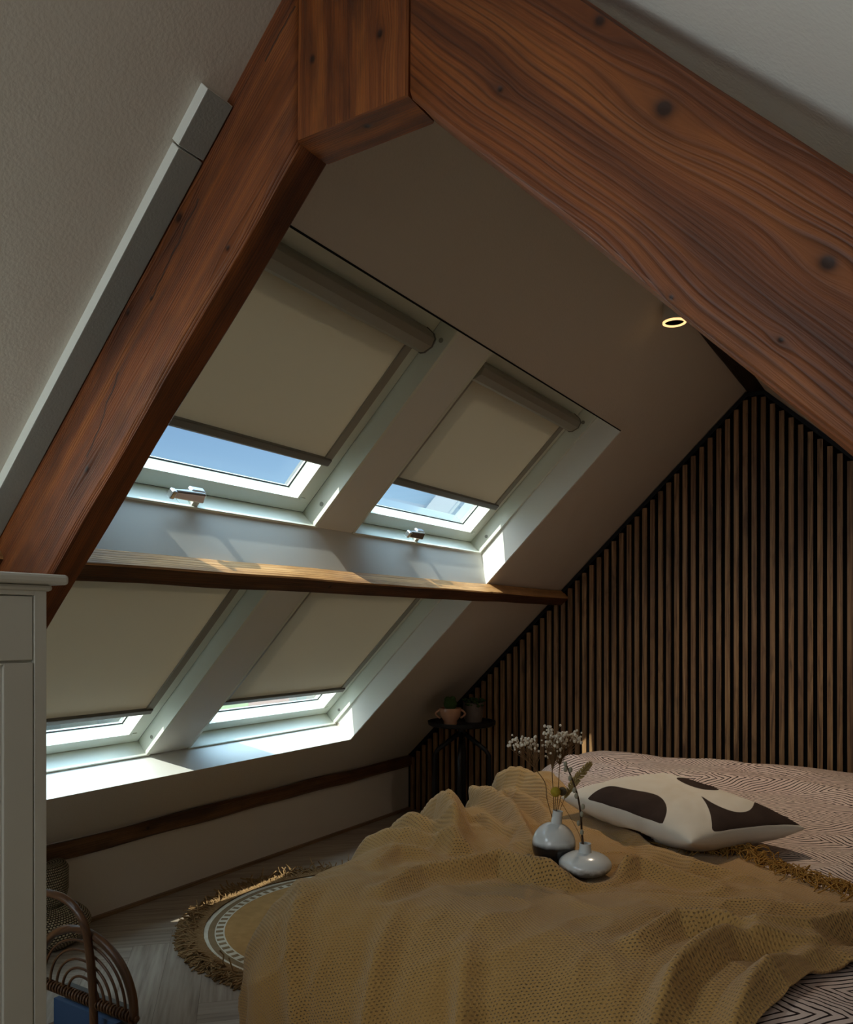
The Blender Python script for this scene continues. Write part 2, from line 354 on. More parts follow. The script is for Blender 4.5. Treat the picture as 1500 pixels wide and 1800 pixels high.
# board beside the left rafter: edge white as lit, shade painted grey on its face
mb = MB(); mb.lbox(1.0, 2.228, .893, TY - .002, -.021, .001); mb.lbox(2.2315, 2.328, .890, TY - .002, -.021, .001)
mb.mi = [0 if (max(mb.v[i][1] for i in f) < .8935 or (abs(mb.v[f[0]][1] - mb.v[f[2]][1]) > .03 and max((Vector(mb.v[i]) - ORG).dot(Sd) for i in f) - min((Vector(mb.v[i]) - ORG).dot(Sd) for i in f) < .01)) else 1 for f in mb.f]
setting(mb.obj('trim_7', [REVEAL, paint('painted_shade_board_face', srgb(150, 150, 144), .7, .2)], bevel=.0015), 'white cover board running along the left rafter, lit edge and shaded face put in by colour', 'trim')
mb = MB(); mb.box(XK - .1, XK, YB, GY, -.05, .40)
setting(mb.obj('wall_left', WALL), 'low white knee wall under the left roof slope', 'wall')
mb = MB(); mb.box(XR, XR + .1, YB, GY, -.05, .42)
setting(mb.obj('wall_right', WALL), 'low white knee wall under the right roof slope', 'wall')
def gable(mb, y0, y1):
    out = [(XK - .1, -.05), (XR + .1, -.05), (XR + .1, zr(XR + .1) + .12), (RB_R, RZ + .12), (RB_L, RZ + .12), (XK - .1, Z0 - K * .1 + .12)]
    b = len(mb.v); nn = len(out)
    for y in (y0, y1):
        for (x, z) in out: mb.v.append((x, y, z))
    for k in range(nn): mb.face((b+k, b+(k+1) % nn, b+nn+(k+1) % nn, b+nn+k))
    mb.face(list(range(b, b+nn))[::-1]); mb.face(list(range(b+nn, b+2*nn)))
mb = MB(); gable(mb, YB - .1, YB)
setting(mb.obj('wall_back', WALL), 'white wall behind the camera', 'wall')
mb = MB(); gable(mb, GY, GY + .1)
setting(mb.obj('wall_far', BLACK), 'gable wall behind the wooden slats', 'wall')
BB = wood('brown_skirting', srgb(92, 70, 50), srgb(138, 108, 80), srgb(160, 130, 98), ring=30, stain=.3)
mb = MB(); mb.box(XK, XK + .014, YB, GY - .02, 0, .014)
setting(mb.obj('baseboard_left', BB), 'thin brown strip where the knee wall meets the floor', 'baseboard')

# floor: herringbone planks
def floormat():
    m = NT('pale_oak_herringbone', .42, None, .45); u, v = m.uv(); r = m.attr('rnd')
    gr = m.noise(m.vec(m.math('MULTIPLY', u, 3), m.math('MULTIPLY', v, 60), m.math('MULTIPLY', r, 50)), 1, 4, .6)
    c = m.ramp(gr, [(.25, srgb(112, 98, 84)), (.5, srgb(156, 142, 126)), (.75, srgb(178, 166, 150))])
    c = m.mix(m.math('MULTIPLY', r, .35), c, srgb(120, 104, 88)); m.base(c); m.bump(gr, .12, .002); return m.m
FLOOR = floormat()
mb = MB(); PW, PL = .12, .72; e = .0005
def plank(cx, cy, ang, r):
    ca, sa = math.cos(ang), math.sin(ang); q = []
    for (a, b) in ((0, 0), (PL, 0), (PL, PW), (0, PW)):
        a2 = min(max(a, e), PL - e); b2 = min(max(b, e), PW - e)
        q.append((cx + a2*ca - b2*sa, cy + a2*sa + b2*ca, 0))
    mb.quad(*q, uv=[(0, 0), (PL, 0), (PL, PW), (0, PW)], col=r)
n_ = int(PL / PW)
r45 = math.radians(45)
for i in range(-56, 57):
    for j in range(-6, 7):
        # herringbone in plank space: horizontal at (i*PW + j*2*PL ... , i*PW)
        hx = i * PW + j * 2 * PL; hy = i * PW
        X = lambda a, b: (a*math.cos(r45) - b*math.sin(r45) - .7, a*math.sin(r45) + b*math.cos(r45) + 1.2)
        p = X(hx, hy)
        if -4.2 < p[0] < 2.6 and -3 < p[1] < 5.2: plank(p[0], p[1], r45, random.random())
        p = X(hx + PL + PW, hy + PW - PL)
        if -4.2 < p[0] < 2.9 and -3 < p[1] < 5.2: plank(p[0], p[1], r45 + math.pi/2, random.random())
GAP = 1
fl = mb.obj('floor', [FLOOR, NT('floor_gap', .9, srgb(116, 104, 92), .2).m])
bm = bmesh.new(); bm.from_mesh(fl.data)
for (p, nn) in (((XK, 0, 0), (-1, 0, 0)), ((XR, 0, 0), (1, 0, 0)), ((0, YB, 0), (0, -1, 0)), ((0, GY, 0), (0, 1, 0))):
    bmesh.ops.bisect_plane(bm, geom=bm.verts[:] + bm.edges[:] + bm.faces[:], plane_co=p, plane_no=nn, clear_outer=True)
vs = [bm.verts.new(p) for p in ((XK, YB, -.0012), (XR, YB, -.0012), (XR, GY, -.0012), (XK, GY, -.0012))]
f_ = bm.faces.new(vs); f_.material_index = 1
bm.to_mesh(fl.data); bm.free()
setting(fl, 'pale oak herringbone plank floor', 'floor')

# ------------------------------------------------------------------ roof windows with blinds
def window(num, y0, y1, s0, s1, bar_s, label, blabel, gap_top, handle_y=None):
    w = empty('window_%d' % num, L(s0, (y0 + y1) / 2, D), label, 'window', None, 'structure')
    a, b, c, d = s0, s1, y0, y1
    mb = MB(); mb.ring(a, b, c, d, a + .003, b - .012, c + .014, d - .014, D, DO)
    mb.lbox(a - .001, a + .0065, c, d, D - .003, D + .005)
    mb.lbox(a - .02, a + .004, c, d, D, DO + .01)
    fr = mb.obj('frame', GLOSSW, w, bevel=.0012)
    g0, g1, h0, h1 = a + .006, b - .015, c + .017, d - .017      # sash outer
    i0, i1, j0, j1 = g0 + .049, g1 - .112, h0 + .066, h1 - .066    # sash inner
    mb = MB(); mb.ring(g0, g1, h0, h1, i0, i1, j0, j1, .185, .25)
    sa = mb.obj('sash', GLOSSW, w, bevel=.0012)
    mb = MB(); mb.ring(g0 - .003, g1 + .003, h0 - .003, h1 + .003, g0 + .01, g1 - .01, h0 + .01, h1 - .01, .187, .19)
    mb.ring(i0, i1, j0, j1, i0 + .003, i1 - .003, j0 + .003, j1 - .003, .238, .2415)
    mb.obj('gasket', RUBBER, w, 'black rubber seal around the pane')
    mb = MB(); mb.lbox(i0 - .01, i1 + .01, j0 - .01, j1 + .01, .242, .248); mb.obj('pane', GLASS, w)
    # grey outer hood visible at the pane's edge
    mb = MB(); mb.ring(g0 - .02, g1 + .03, h0 - .02, h1 + .02, i0 - .048, i1 + .02, j0 - .012, j1 + .002, .252, .262)
    mb.obj('outer_frame', NT('grey_outer_cladding', .5, srgb(120, 124, 126), .5).m, w)
    mb = MB()
    for ss in (s0 + .075, s1 - .075):
        M = Matrix.Identity(4)
        c0 = L(ss, d - .0145, D + .028)
        Mx = Matrix((Sd, Nd, -Yd)).transposed()
        mb.lathe(c0, [(.0075, 0), (.0075, .0012), (.005, .0016), (.005, .0006)], 16, Mx)
    mb.obj('screw_cover', NT('pale_plug', .5, srgb(150, 150, 138), .4).m, w)
    if handle_y is not None:
        hh = MB()
        hh.lbox(s0 + .034, s0 + .056, handle_y - .026, handle_y + .026, D + .002, D + .026)   # body on the sash
        ho = hh.obj('handle', CHROME, w, 'chrome window handle', bevel=.006)
        ar = MB(); q0, q1 = handle_y - .088, handle_y + .024
        ar.hexa([L(s0 + .030, q0, D - .012), L(s0 + .026, q1, D - .010), L(s0 + .052, q1, D - .002), L(s0 + .050, q0, D - .006), L(s0 + .034, q0, D - .002), L(s0 + .028, q1, D + .010), L(s0 + .056, q1, D + .014), L(s0 + .052, q0, D + .002)])
        ar.lbox(s0 + .028, s0 + .054, q0 - .010, q0 + .006, D - .016, D + .004)
        ar.obj('lever', CHROME, ho, bevel=.004)
        ba = MB(); ba.lbox(s0 + .003, s0 + .006, handle_y - .035, handle_y + .035, D + .0, D + .036); ba.lbox(s0 + .005, s0 + .022, handle_y + .002, handle_y + .024, D + .004, D + .026)
        ba.obj('strike_plate', GLOSSW, ho, bevel=.001)
    # corner clips
    mb = MB(); mb.lbox(g0 + .045, g0 + .055, j1 + .012, j1 + .03, .181, .186); mb.obj('corner_clip', GLOSSW, w)
    # the blind, a thing of its own
    B = empty('roller_blind', L((s0 + s1) / 2, (y0 + y1) / 2, .18), blabel, 'roller blind', 'roller blinds on the roof windows')
    k0, k1 = h0 + .058, h1 - .058
    top = s1 - .130
    f = MB(); f.lbox(bar_s + .02, top, k0 + .022, k1 - .032, .172, .1735); f.obj('fabric', BLIND, B)
    ch = MB(); ch.lbox(bar_s - .004, top, k0 - .002, k0 + .026, .166, .183); ch.obj('side_channel', BLINDMET, B, bevel=.0015)
    ch = MB(); ch.lbox(bar_s - .004, top, k1 - .034, k1 - .002, .166, .183); ch.obj('side_channel', BLINDMET, B, bevel=.0015)
    br = MB(); br.lbox(bar_s, bar_s + .024, k0, k1 - .006, .160, .180); br.obj('bottom_bar', BARMET, B, bevel=.003)
    br2 = MB(); br2.lbox(bar_s - .004, bar_s + .003, k0 + .002, k1 - .008, .166, .181); br2.obj('bar_lip', NT('pale_bar_lip', .4, srgb(190, 190, 182), .5).m, B)
    cs = MB(); prof = [(top - .004, .183), (top - .006, .150), (top + .004, .138), (top + .030, .128), (top + .052, .134), (top + .060, .150), (top + .060, .183)]
    prism(cs, prof, k0 - .02, k1 + .016); cs.obj('cassette', BLINDMET, B, bevel=.002)
    ec = MB(); prism(ec, [(s * 1.0 + (s - top - .026) * .06, n - .002) for (s, n) in prof], k1 + .016, k1 + .020); ec.obj('end_cap', BARMET, B)
    return w
window(1, YL, YM0, 1.432, UPT, 1.636, 'upper left roof window, half hidden by the left rafter, with a long lever handle', 'beige roller blind drawn most of the way down the upper left roof window', 0, 1.505)
window(2, YM1, YRT - .004, 1.432, UPT, 1.636, 'upper right roof window between the mullion and the slatted wall', 'beige roller blind drawn most of the way down the upper right roof window', 0, 2.615)
window(3, YL, YM0, .274, LOT, .472, 'lower left roof window below the purlin next to the cabinet', 'beige roller blind nearly closed on the lower left roof window', 0)
window(4, YM1, YRT - .004, .274, LOT, .472, 'lower right roof window below the purlin with greenery outside', 'beige roller blind nearly closed on the lower right roof window', 0)

# ------------------------------------------------------------------ slatted wall
W_SL = None
def slatmat():
    m = NT('walnut_slat_veneer', .5, None, .4); u, v = m.uv(); r = m.attr('rnd')
    z = m.math('MULTIPLY', r, 97)
    gr = m.noise(m.vec(m.math('MULTIPLY', u, 2.2), m.math('MULTIPLY', v, 55), z), 1.2, 4, .65, .8)
    bl = m.noise(m.vec(m.math('MULTIPLY', u, 5), m.math('MULTIPLY', v, 14), z), 1.0, 3, .6)
    c = m.ramp(gr, [(.28, srgb(62, 42, 26)), (.5, srgb(148, 112, 74)), (.75, srgb(194, 156, 110))])
    c = m.mix(m.ramp(bl, [(.55, g(0)), (.8, g(.75))]), c, srgb(40, 24, 16))
    c = m.mix(m.math('MULTIPLY', r, .45), c, srgb(84, 54, 36)); m.base(c); m.bump(gr, .15, .002); return m.m
SLAT = slatmat()
sw = empty('slat_wall_panel', ((XK + XR) / 2, GY - .01, 0), 'dark walnut vertical slat panelling covering the gable wall behind the bed', 'wall panelling')
def ztop(x):
    if x < RB_L: return Z0 + K * (x - XK)
    return zr(x)
mb = MB(); x0 = -1.0247 - .0398 * 40; k = 0
while x0 < XR:
    a, b = x0 - .011, x0 + .011
    if a > XK + .004 and b < XR:
        zt = min(ztop(a), ztop(b)) - .028; r = random.random()
        y0, y1 = GY - .020, GY - .006
        P = [(a, y0, .0), (b, y0, .0), (b, y1, .0), (a, y1, .0), (a, y0, zt), (b, y0, zt), (b, y1, zt), (a, y1, zt)]
        for q in ((0, 1, 5, 4), (1, 2, 6, 5), (3, 0, 4, 7), (4, 5, 6, 7)):
            pp = [P[t] for t in q]
            mb.quad(*pp, uv=[(p[2], (p[0] - a) + (p[1] - y0)) for p in pp], col=r)
    x0 += .0398
mb.obj('slats', SLAT, sw, 'walnut slats')
mb = MB(); mb.box(XK, XR, GY - .006, GY - .001, 0, .4)
mb.hexa([(XK, GY - .006, .32), (RB_L, GY - .006, .32), (RB_L, GY - .001, .32), (XK, GY - .001, .32), (XK, GY - .006, .322), (RB_L, GY - .006, 2.18), (RB_L, GY - .001, 2.18), (XK, GY - .001, .322)])
mb.hexa([(RB_L, GY - .006, .32), (XR, GY - .006, .32), (XR, GY - .001, .32), (RB_L, GY - .001, .32), (RB_L, GY - .006, 2.18), (XR, GY - .006, .34), (XR, GY - .001, .34), (RB_L, GY - .001, 2.18)])
mb.obj('felt_backing', BLACK, sw, 'black felt backing')
mb = MB(); t_ = .018
for (xa, xb) in ((XK + .001, RB_L), (RB_L, RB_R), (RB_R, XR - .01)):
    za, zb = ztop(xa) - .002, ztop(xb) - .002
    if xa == RB_L: za = zb = RZ - .006
    th = t_ / math.cos(math.atan2(zb - za, xb - xa))
    mb.hexa([(xa, GY - .024, za - th), (xb, GY - .024, zb - th), (xb, GY - .002, zb - th), (xa, GY - .002, za - th), (xa, GY - .024, za), (xb, GY - .024, zb), (xb, GY - .002, zb), (xa, GY - .002, za)])
mb.box(XK + .001, XK + .010, GY - .024, GY - .002, 0, .33)
mb.obj('edge_strip', NT('black_edge_strip', .5, srgb(12, 12, 13), .3).m, sw, 'black edge strip')

# ------------------------------------------------------------------ ceiling spotlight
tl = 2.70; pl = at(1186, 566, tl)
lp = empty('ceiling_spotlight', pl + Vector((0, 0, .1)), 'small white cylinder spotlight glowing warm under the peak', 'ceiling light')
mb = MB(); mb.lathe(pl, [(.0385, .16), (.0385, .0), (.036, -.001), (.034, .0), (.034, .012)], 40); mb.obj('housing', paint('spot_white', srgb(190, 184, 172), .5, 0), lp, smooth=True, auto=40)
em = NT('lamp_glow', .5, srgb(255, 190, 110)); em.b.inputs['Emission Color'].default_value = srgb(255, 176, 92); em.b.inputs['Emission Strength'].default_value = 1.5
em2 = NT('lamp_rim_glow', .5, srgb(255, 214, 160)); em2.b.inputs['Emission Color'].default_value = srgb(255, 205, 140); em2.b.inputs['Emission Strength'].default_value = 1.1
mb = MB(); mb.lathe(pl, [(.0385, .001), (.0385, -.004), (.034, -.006), (.031, -.004), (.031, .001)], 40); mb.obj('glowing_rim', em2.m, lp, smooth=True)
mb = MB(); mb.lathe(pl, [(.030, .010), (.0295, .008), (.001, .006)], 32); mb.obj('lens', em.m, lp, smooth=True)
mb = MB(); mb.lathe(pl, [(.034, .0), (.034, .010), (.030, .010), (.031, .0)], 32); mb.obj('inner_ring', NT('dark_ring', .4, srgb(60, 30, 14)).m, lp, smooth=True)

# ------------------------------------------------------------------ cabinet
cb = empty('cabinet', (-1.5, .4, 0), 'ivory painted cabinet with moulded top standing at the left edge', 'cabinet')
CX = -1.377; CY = .8794; CT = 1.172
mb = MB(); mb.box(-1.70, CX - .012, -.1, CY - .002, 0, CT); mb.box(CX - .012, CX, CY - .023, CY, 0, CT); mb.box(CX - .012, CX, -.1, CY - .023, CT - .02, CT)
mb.obj('carcass', CABW, cb, bevel=.001)
mb = MB(); mb.box(-1.72, CX + .022, -.12, CY + .032, CT, CT + .019); mb.box(-1.71, CX + .006, -.11, CY + .010, CT - .012, CT)
mb.obj('cornice', CABW, cb, bevel=.006)
zsp = on_x(30, 1164, CX).z
mb = MB(); mb.box(CX - .013, CX - .003, .30, CY - .0255, zsp + .003, CT - .022); mb.obj('drawer_front', CABW, cb, bevel=.001)
dr = MB(); yA, yB = .30, CY - .0255; zt, zb = zsp - .002, .08; st = .055
dr.box(CX - .013, CX - .001, yB - st, yB, zb, zt); dr.box(CX - .013, CX - .001, yA, yA + st, zb, zt)
dr.box(CX - .013, CX - .001, yA + st, yB - st, zt - .001 - .002, zt); dr.box(CX - .013, CX - .001, yA + st, yB - st, zb, zb + st)
dr.box(CX - .013, CX - .007, yA + st, yB - st, zb + st, zt - .002)
dr.obj('door', CABW, cb, bevel=.0015)

# ------------------------------------------------------------------ rug
rc = Vector((-1.80, 2.40, 0)); RR = .565
def jute(name, col, sc_=1):
    m = NT(name, .95, None, .1); c = m.coord(); h = m.noise(c, 260, 2); h2 = m.noise(c, 30, 3)
    m.base(m.mix(h2, (col[0]*.75, col[1]*.75, col[2]*.72, 1), (col[0]*1.15, col[1]*1.15, col[2]*1.15, 1))); m.bump(h, .6, .004); return m.m
JUTE = jute('jute_rug', srgb(176, 138, 88)); CREAM = jute('cream_rug_band', srgb(214, 206, 186)); FRG = jute('jute_fringe', srgb(146, 116, 80)); TAUPE = jute('taupe_rug_band', srgb(140, 118, 88))
rg = empty('round_rug', rc, 'round jute rug with cream border and shaggy brown fringe partly under the bed', 'rug')
mb = MB(); N = 160; rad = [0, .2, .4, .488, .493, .518, .522, .542, .545, RR, RR + .003]; zz = [.006] * 9 + [.005, .001]
for k, r in enumerate(rad):
    for j in range(N):
        a = 2 * math.pi * j / N; rr = r * (1 + .008 * math.sin(3 * a + 1)); mb.v.append((rc.x + rr * math.cos(a), rc.y + rr * math.sin(a), zz[k] + .0012 * noise.noise(Vector((math.cos(a) * 4, math.sin(a) * 4, r * 9)))))
mi = [0, 0, 0, 1, 1, 1, 2, 2, 1, 1]
for k in range(len(rad) - 1):
    for j in range(N):
        j2 = (j + 1) % N; m_ = mi[k]
        if k == 4 and j % 2 == 0: m_ = 2
        mb.face((k*N+j, k*N+j2, (k+1)*N+j2, (k+1)*N+j), [(0, 0)]*4, m_)
mb.obj('rug_body', [JUTE, CREAM, TAUPE], rg)
mb = MB()
for q in range(2600):
    a = math.pi * (0.55 + 1.1 * random.random()); r0 = RR - .004 + random.random() * .006
    p = rc + Vector((r0 * math.cos(a), r0 * math.sin(a), .008)); ln = .062 + .045 * random.random(); da = random.uniform(-.7, .7)
    pts = [p]; d = Vector((math.cos(a + da * .6), math.sin(a + da * .6), random.uniform(.0, .25)))
    for s_ in range(4):
        p = p + d * ln / 4; d = (d + Vector((random.uniform(-.7, .7), random.uniform(-.7, .7), random.uniform(-.5, .15)))).normalized(); p.z = max(p.z, .003); pts.append(p.copy())
    mb.tube(pts, .0026, 4, cap=False)
fr = mb.obj('fringe', FRG, rg, 'shaggy brown fringe', smooth=True); fr['kind'] = 'stuff'

# ------------------------------------------------------------------ bed
bx0, bx1, by0, by1 = -1.42, .32, 1.27, 3.62
bd = empty('bed', ((bx0 + bx1) / 2, (by0 + by1) / 2, 0), 'double bed under the striped duvet in front of the slatted wall', 'bed')
mb = MB(); mb.box(bx0 + .24, bx1 - .12, by0 + .22, by1 - .12, .20, .42); mb.obj('mattress', paint('mattress_white', srgb(190, 184, 176), .9, .1), bd, bevel=.03)
mb = MB(); mb.box(bx0 + .26, bx1 - .14, by0 + .25, by1 - .12, .10, .195); mb.obj('bed_base', BLACK, bd, bevel=.004)
for (x, y) in ((bx0 + .32, by0 + .32), (bx1 - .2, by0 + .32), (bx0 + .32, by1 - .2), (bx1 - .2, by1 - .2)):
    mb = MB(); mb.box(x - .03, x + .03, y - .03, y + .03, .0, .098); mb.obj('leg', BLACK, bd)

def sm(a, b, x):
    t = min(max((x - a) / (b - a), 0), 1); return t * t * (3 - 2 * t)
def bedtop(x, y):
    z = .485 + .055 * sm(2.3, 3.2, y) - .05 * sm(3.3, 3.7, y)
    z += .012 * noise.noise(Vector((x * 2.2, y * 2.2, 1.3))) + .010 * noise.noise(Vector((x * 5, y * 5, 4.1)))
    z += .012 * math.exp(-((x + .75) / .6) ** 2) * 1.0
    return z
RAD = .20
def drape(p, q, off, r=RAD, fl=.05, fold=.0):
    """unrolled cloth point -> world; returns pos, normal, amount hanging"""
    ix0, ix1, iy0, iy1 = bx0 + r, bx1 - r, by0 + r, by1 - .1
    ix0 += .07 * (1 - sm(1.3, 2.1, q))
    cx = min(max(p, ix0), ix1); cy = min(max(q, iy0), iy1)
    dx, dy = p - cx, q - cy; d = math.hypot(dx, dy)
    zt = bedtop(cx if d > 0 else p, cy if d > 0 else q)
    if d < 1e-6: return Vector((p, q, zt)) + Vector((0, 0, off)), Vector((0, 0, 1)), 0
    dr_ = Vector((dx / d, dy / d, 0)); R_ = r
    arc = R_ * math.pi / 2
    if d < arc:
        a = d / R_; pos = Vector((cx, cy, zt - R_)) + dr_ * (R_ * math.sin(a)) + Vector((0, 0, R_ * math.cos(a))); nn = dr_ * math.sin(a) + Vector((0, 0, math.cos(a))); h = 0
    else:
        h = d - arc; pos = Vector((cx, cy, zt - R_)) + dr_ * (R_ + fl * h) + Vector((0, 0, -h)); nn = dr_
    # gathers in the hanging part
    ang = math.atan2(dy, dx); s_ = p - q + ang * .25
    w = sm(.1, .45, d) * fold
    pos += dr_ * w * (.5 + .5 * math.sin(s_ * 17 + 1.2 * math.sin(s_ * 6)))
    pos += nn * off
    if pos.z < .0135: pos.z = .0135
    return pos, nn, d
def duvetmat():
    m = NT('herringbone_stripe_cotton', .85, None, .15); u, v = m.uv()
    n1 = m.noise(m.vec(m.math('MULTIPLY', u, 3), m.math('MULTIPLY', v, 3), 0), 1.5, 2)
    n2 = m.noise(m.vec(m.math('MULTIPLY', u, 40), m.math('MULTIPLY', v, 40), 0), 1, 2)
    # bands run roughly along u; alternate slant per band
    vb = m.math('ADD', m.math('MULTIPLY_ADD', m.math('SUBTRACT', n1, .5), .10, v), m.math('MULTIPLY', m.math('SUBTRACT', n2, .5), .006))
    tri = m.math('PINGPONG', vb, .088)
    ph = m.math('ADD', m.math('MULTIPLY_ADD', m.math('SUBTRACT', n2, .5), .010, u), m.math('MULTIPLY', tri, 1.75))
    fr_ = m.math('FRACT', m.math('DIVIDE', ph, .0235))
    ln = m.math('LESS_THAN', m.math('ABSOLUTE', m.math('SUBTRACT', fr_, .5)), m.math('MULTIPLY_ADD', n2, .18, .05))
    base = m.mix(m.noise(m.coord(), 4, 2), srgb(200, 172, 162), srgb(208, 192, 178))
    m.base(m.mix(ln, base, srgb(46, 34, 32)))
    m.bump(m.noise(m.coord(), 700, 2), .2, .001); return m.m
DUV = duvetmat()
def bump_folds(p, q, folds):
    h = 0
    for (pts, amp, wd) in folds:
        best = 9e9; tt = 0; tot = len(pts) - 1
        for k in range(tot):
            ax, ay = pts[k]; bx_, by_ = pts[k+1]; vx, vy = bx_ - ax, by_ - ay; l2 = vx*vx + vy*vy
            t = min(max(((p - ax) * vx + (q - ay) * vy) / l2, 0), 1); dd = math.hypot(p - ax - t*vx, q - ay - t*vy)
            if dd < best: best = dd; tt = (k + t) / tot
        e_ = math.sin(math.pi * min(max(tt * .9 + .05, 0), 1)) ** .6
        if best < wd * 4: h += 1.5 * amp * e_ * (math.exp(-(best / (wd * .8)) ** 1.5) * 1.15 - .30 * math.exp(-((best - wd * 1.8) / (wd * .7)) ** 2))
    return h
DF = [([(-1.45, 3.1), (-.9, 2.95), (-.4, 3.0), (.2, 2.8)], .016, .05), ([(-.25, 2.15), (-.05, 2.35), (.2, 2.4)], .02, .05), ([(-.9, 3.3), (-.3, 3.2)], .012, .04), ([(-.3, 2.5), (0.05, 2.62), (.25, 2.6)], .014, .035), ([(-1.3, 2.95), (-1.0, 3.3)], .012, .05)]
mb = MB(); nu, nv = 150, 170; pu0, pu1, pv0, pv1 = bx0 - .26, bx1 + .30, by0 - .24, by1 + .12
for i in range(nu + 1):
    for j in range(nv + 1):
        p = pu0 + (pu1 - pu0) * i / nu; q = pv0 + (pv1 - pv0) * j / nv
        pos, nn, d = drape(p, q, 0, fl=.0, fold=.012); pos += nn * bump_folds(p, q, DF)
        mb.v.append(tuple(pos))
def guv(i, j): p = pu0 + (pu1 - pu0) * i / nu; q = pv0 + (pv1 - pv0) * j / nv; return (p * .97 + q * .2, q * .97 - p * .2)
for i in range(nu):
    for j in range(nv):
        a = i * (nv + 1) + j; mb.face((a, a + nv + 1, a + nv + 2, a + 1), [guv(i, j), guv(i+1, j), guv(i+1, j+1), guv(i, j+1)])
dv = mb.obj('duvet', DUV, None, smooth=True, loc=((bx0+bx1)/2, (by0+by1)/2, .45)); s_ = dv.modifiers.new('thick', 'SOLIDIFY'); s_.thickness = .018; s_.offset = -1
tag(dv, 'pale pink duvet with hand-drawn dark herringbone stripes spread over the bed', 'duvet')

# knitted blanket
def knit():
    m = NT('ochre_openwork_knit', .95, None, .08); u, v = m.uv()
    n1 = m.noise(m.vec(m.math('MULTIPLY', u, 45), m.math('MULTIPLY', v, 45), 0), 1, 3)
    uu = m.math('MULTIPLY_ADD', m.math('SUBTRACT', n1, .5), .009, u); vv = m.math('MULTIPLY_ADD', m.math('SUBTRACT', n1, .5), -.009, v)
    CW, CH = .0080, .0054
    rv = m.math('DIVIDE', vv, CH); row = m.math('FLOOR', rv); ru = m.math('MULTIPLY_ADD', row, .5, m.math('DIVIDE', uu, CW))
    fx = m.math('SUBTRACT', m.math('FRACT', ru), .5); fy = m.math('SUBTRACT', m.math('FRACT', rv), .5)
    ex = m.math('DIVIDE', m.math('MULTIPLY_ADD', fy, .45, fx), .30); ey = m.math('DIVIDE', m.math('MULTIPLY_ADD', fx, -.35, fy), .24)
    dd = m.math('ADD', m.math('MULTIPLY', ex, ex), m.math('MULTIPLY', ey, ey))
    opn = m.ramp(m.noise(m.vec(m.math('MULTIPLY', u, 5), m.math('MULTIPLY', v, 5), 0), 1, 3), [(.36, g(.4)), (.62, g(1))])
    hole = m.math('MULTIPLY', m.ramp(dd, [(.35, g(1)), (1.0, g(0))]), opn)
    h = m.math('ADD', hole, m.math('MULTIPLY', m.math('ABSOLUTE', m.math('SUBTRACT', m.math('FRACT', m.math('ADD', ru, m.math('MULTIPLY', fy, .6))), .5)), -.5))
    yarn = m.noise(m.vec(m.math('MULTIPLY', u, 600), m.math('MULTIPLY', v, 600), 0), 1, 2)
    big = m.noise(m.coord(), 3, 3)
    base = m.mix(big, srgb(178, 136, 76), srgb(198, 156, 94)); base = m.mix(m.math('MULTIPLY', yarn, .4), base, srgb(120, 84, 38))
    m.base(m.mix(m.math('MULTIPLY', hole, .7), base, srgb(46, 30, 14)))
    m.bump(m.math('SUBTRACT', m.math('MULTIPLY', yarn, .5), h), .8, .004)
    m.b.inputs['Sheen Weight'].default_value = .25; m.b.inputs['Sheen Roughness'].default_value = .5
    return m.m
KNIT = knit(); YARN = NT('ochre_yarn', .9, srgb(158, 116, 56), .1).m
FOLDS = [
 ([(-1.03, 1.46), (-1.01, 1.58), (-.934, 1.66), (-.882, 1.735), (-.781, 1.712), (-.70, 1.719), (-.638, 1.772), (-.59, 1.88), (-.504, 1.86), (-.40, 1.85)], .030, .026),
 ([(-.46, 1.46), (-.418, 1.573), (-.358, 1.587), (-.275, 1.58), (-.195, 1.63), (-.128, 1.732), (0, 1.83), (.2, 1.9)], .030, .024),
 ([(-.383, 1.159), (-.38, 1.293), (-.364, 1.406), (-.313, 1.519), (-.252, 1.558), (-.19, 1.587), (-.122, 1.645)], .026, .026),
 ([(-.28, 1.243), (-.248, 1.426), (-.215, 1.5), (-.171, 1.579)], .018, .024),
 ([(-1.32, 1.50), (-1.20, 1.40), (-1.12, 1.22), (-1.06, .95)], .009, .022),
 ([(-.95, 1.42), (-.92, 1.25), (-.90, 1.0), (-.90, .8)], .012, .025),
 ([(-.75, 1.35), (-.70, 1.20), (-.66, 1.0), (-.65, .8)], .018, .022),
 ([(-1.151, 1.596), (-1.16, 1.707), (-1.067, 1.723)], .016, .022),
 ([(-1.56, 2.33), (-1.42, 2.27), (-1.302, 2.206), (-1.148, 1.977), (-1.044, 1.80)], .042, .035),
 ([(-1.50, 2.58), (-1.386, 2.55), (-1.242, 2.364), (-1.072, 2.187), (-.894, 1.925), (-.80, 1.80)], .034, .028),
 ([(-1.46, 2.78), (-1.35, 2.70), (-1.206, 2.60), (-1.101, 2.505), (-1.05, 2.45)], .036, .03),
 ([(-1.35, 2.50), (-1.198, 2.444), (-1.031, 2.302), (-.909, 2.128)], .024, .024),
 ([(-1.54, 1.86), (-1.394, 1.84), (-1.232, 1.83), (-1.071, 1.82), (-.946, 1.78)], .018, .026),
 ([(-1.56, 2.08), (-1.434, 2.048), (-1.313, 1.993), (-1.189, 1.951), (-1.08, 1.93)], .026, .028),
 ([(-.78, 2.28), (-.612, 2.062), (-.476, 1.96), (-.36, 1.96)], .016, .022),
 ([(-1.25, 2.12), (-1.12, 2.10), (-.98, 2.0)], .018, .022),
 ([(-.55, 1.70), (-.45, 1.72), (-.30, 1.76), (-.1, 1.86)], .010, .03),
 ([(-.95, 1.95), (-.88, 1.80), (-.80, 1.745)], .012, .02),
]
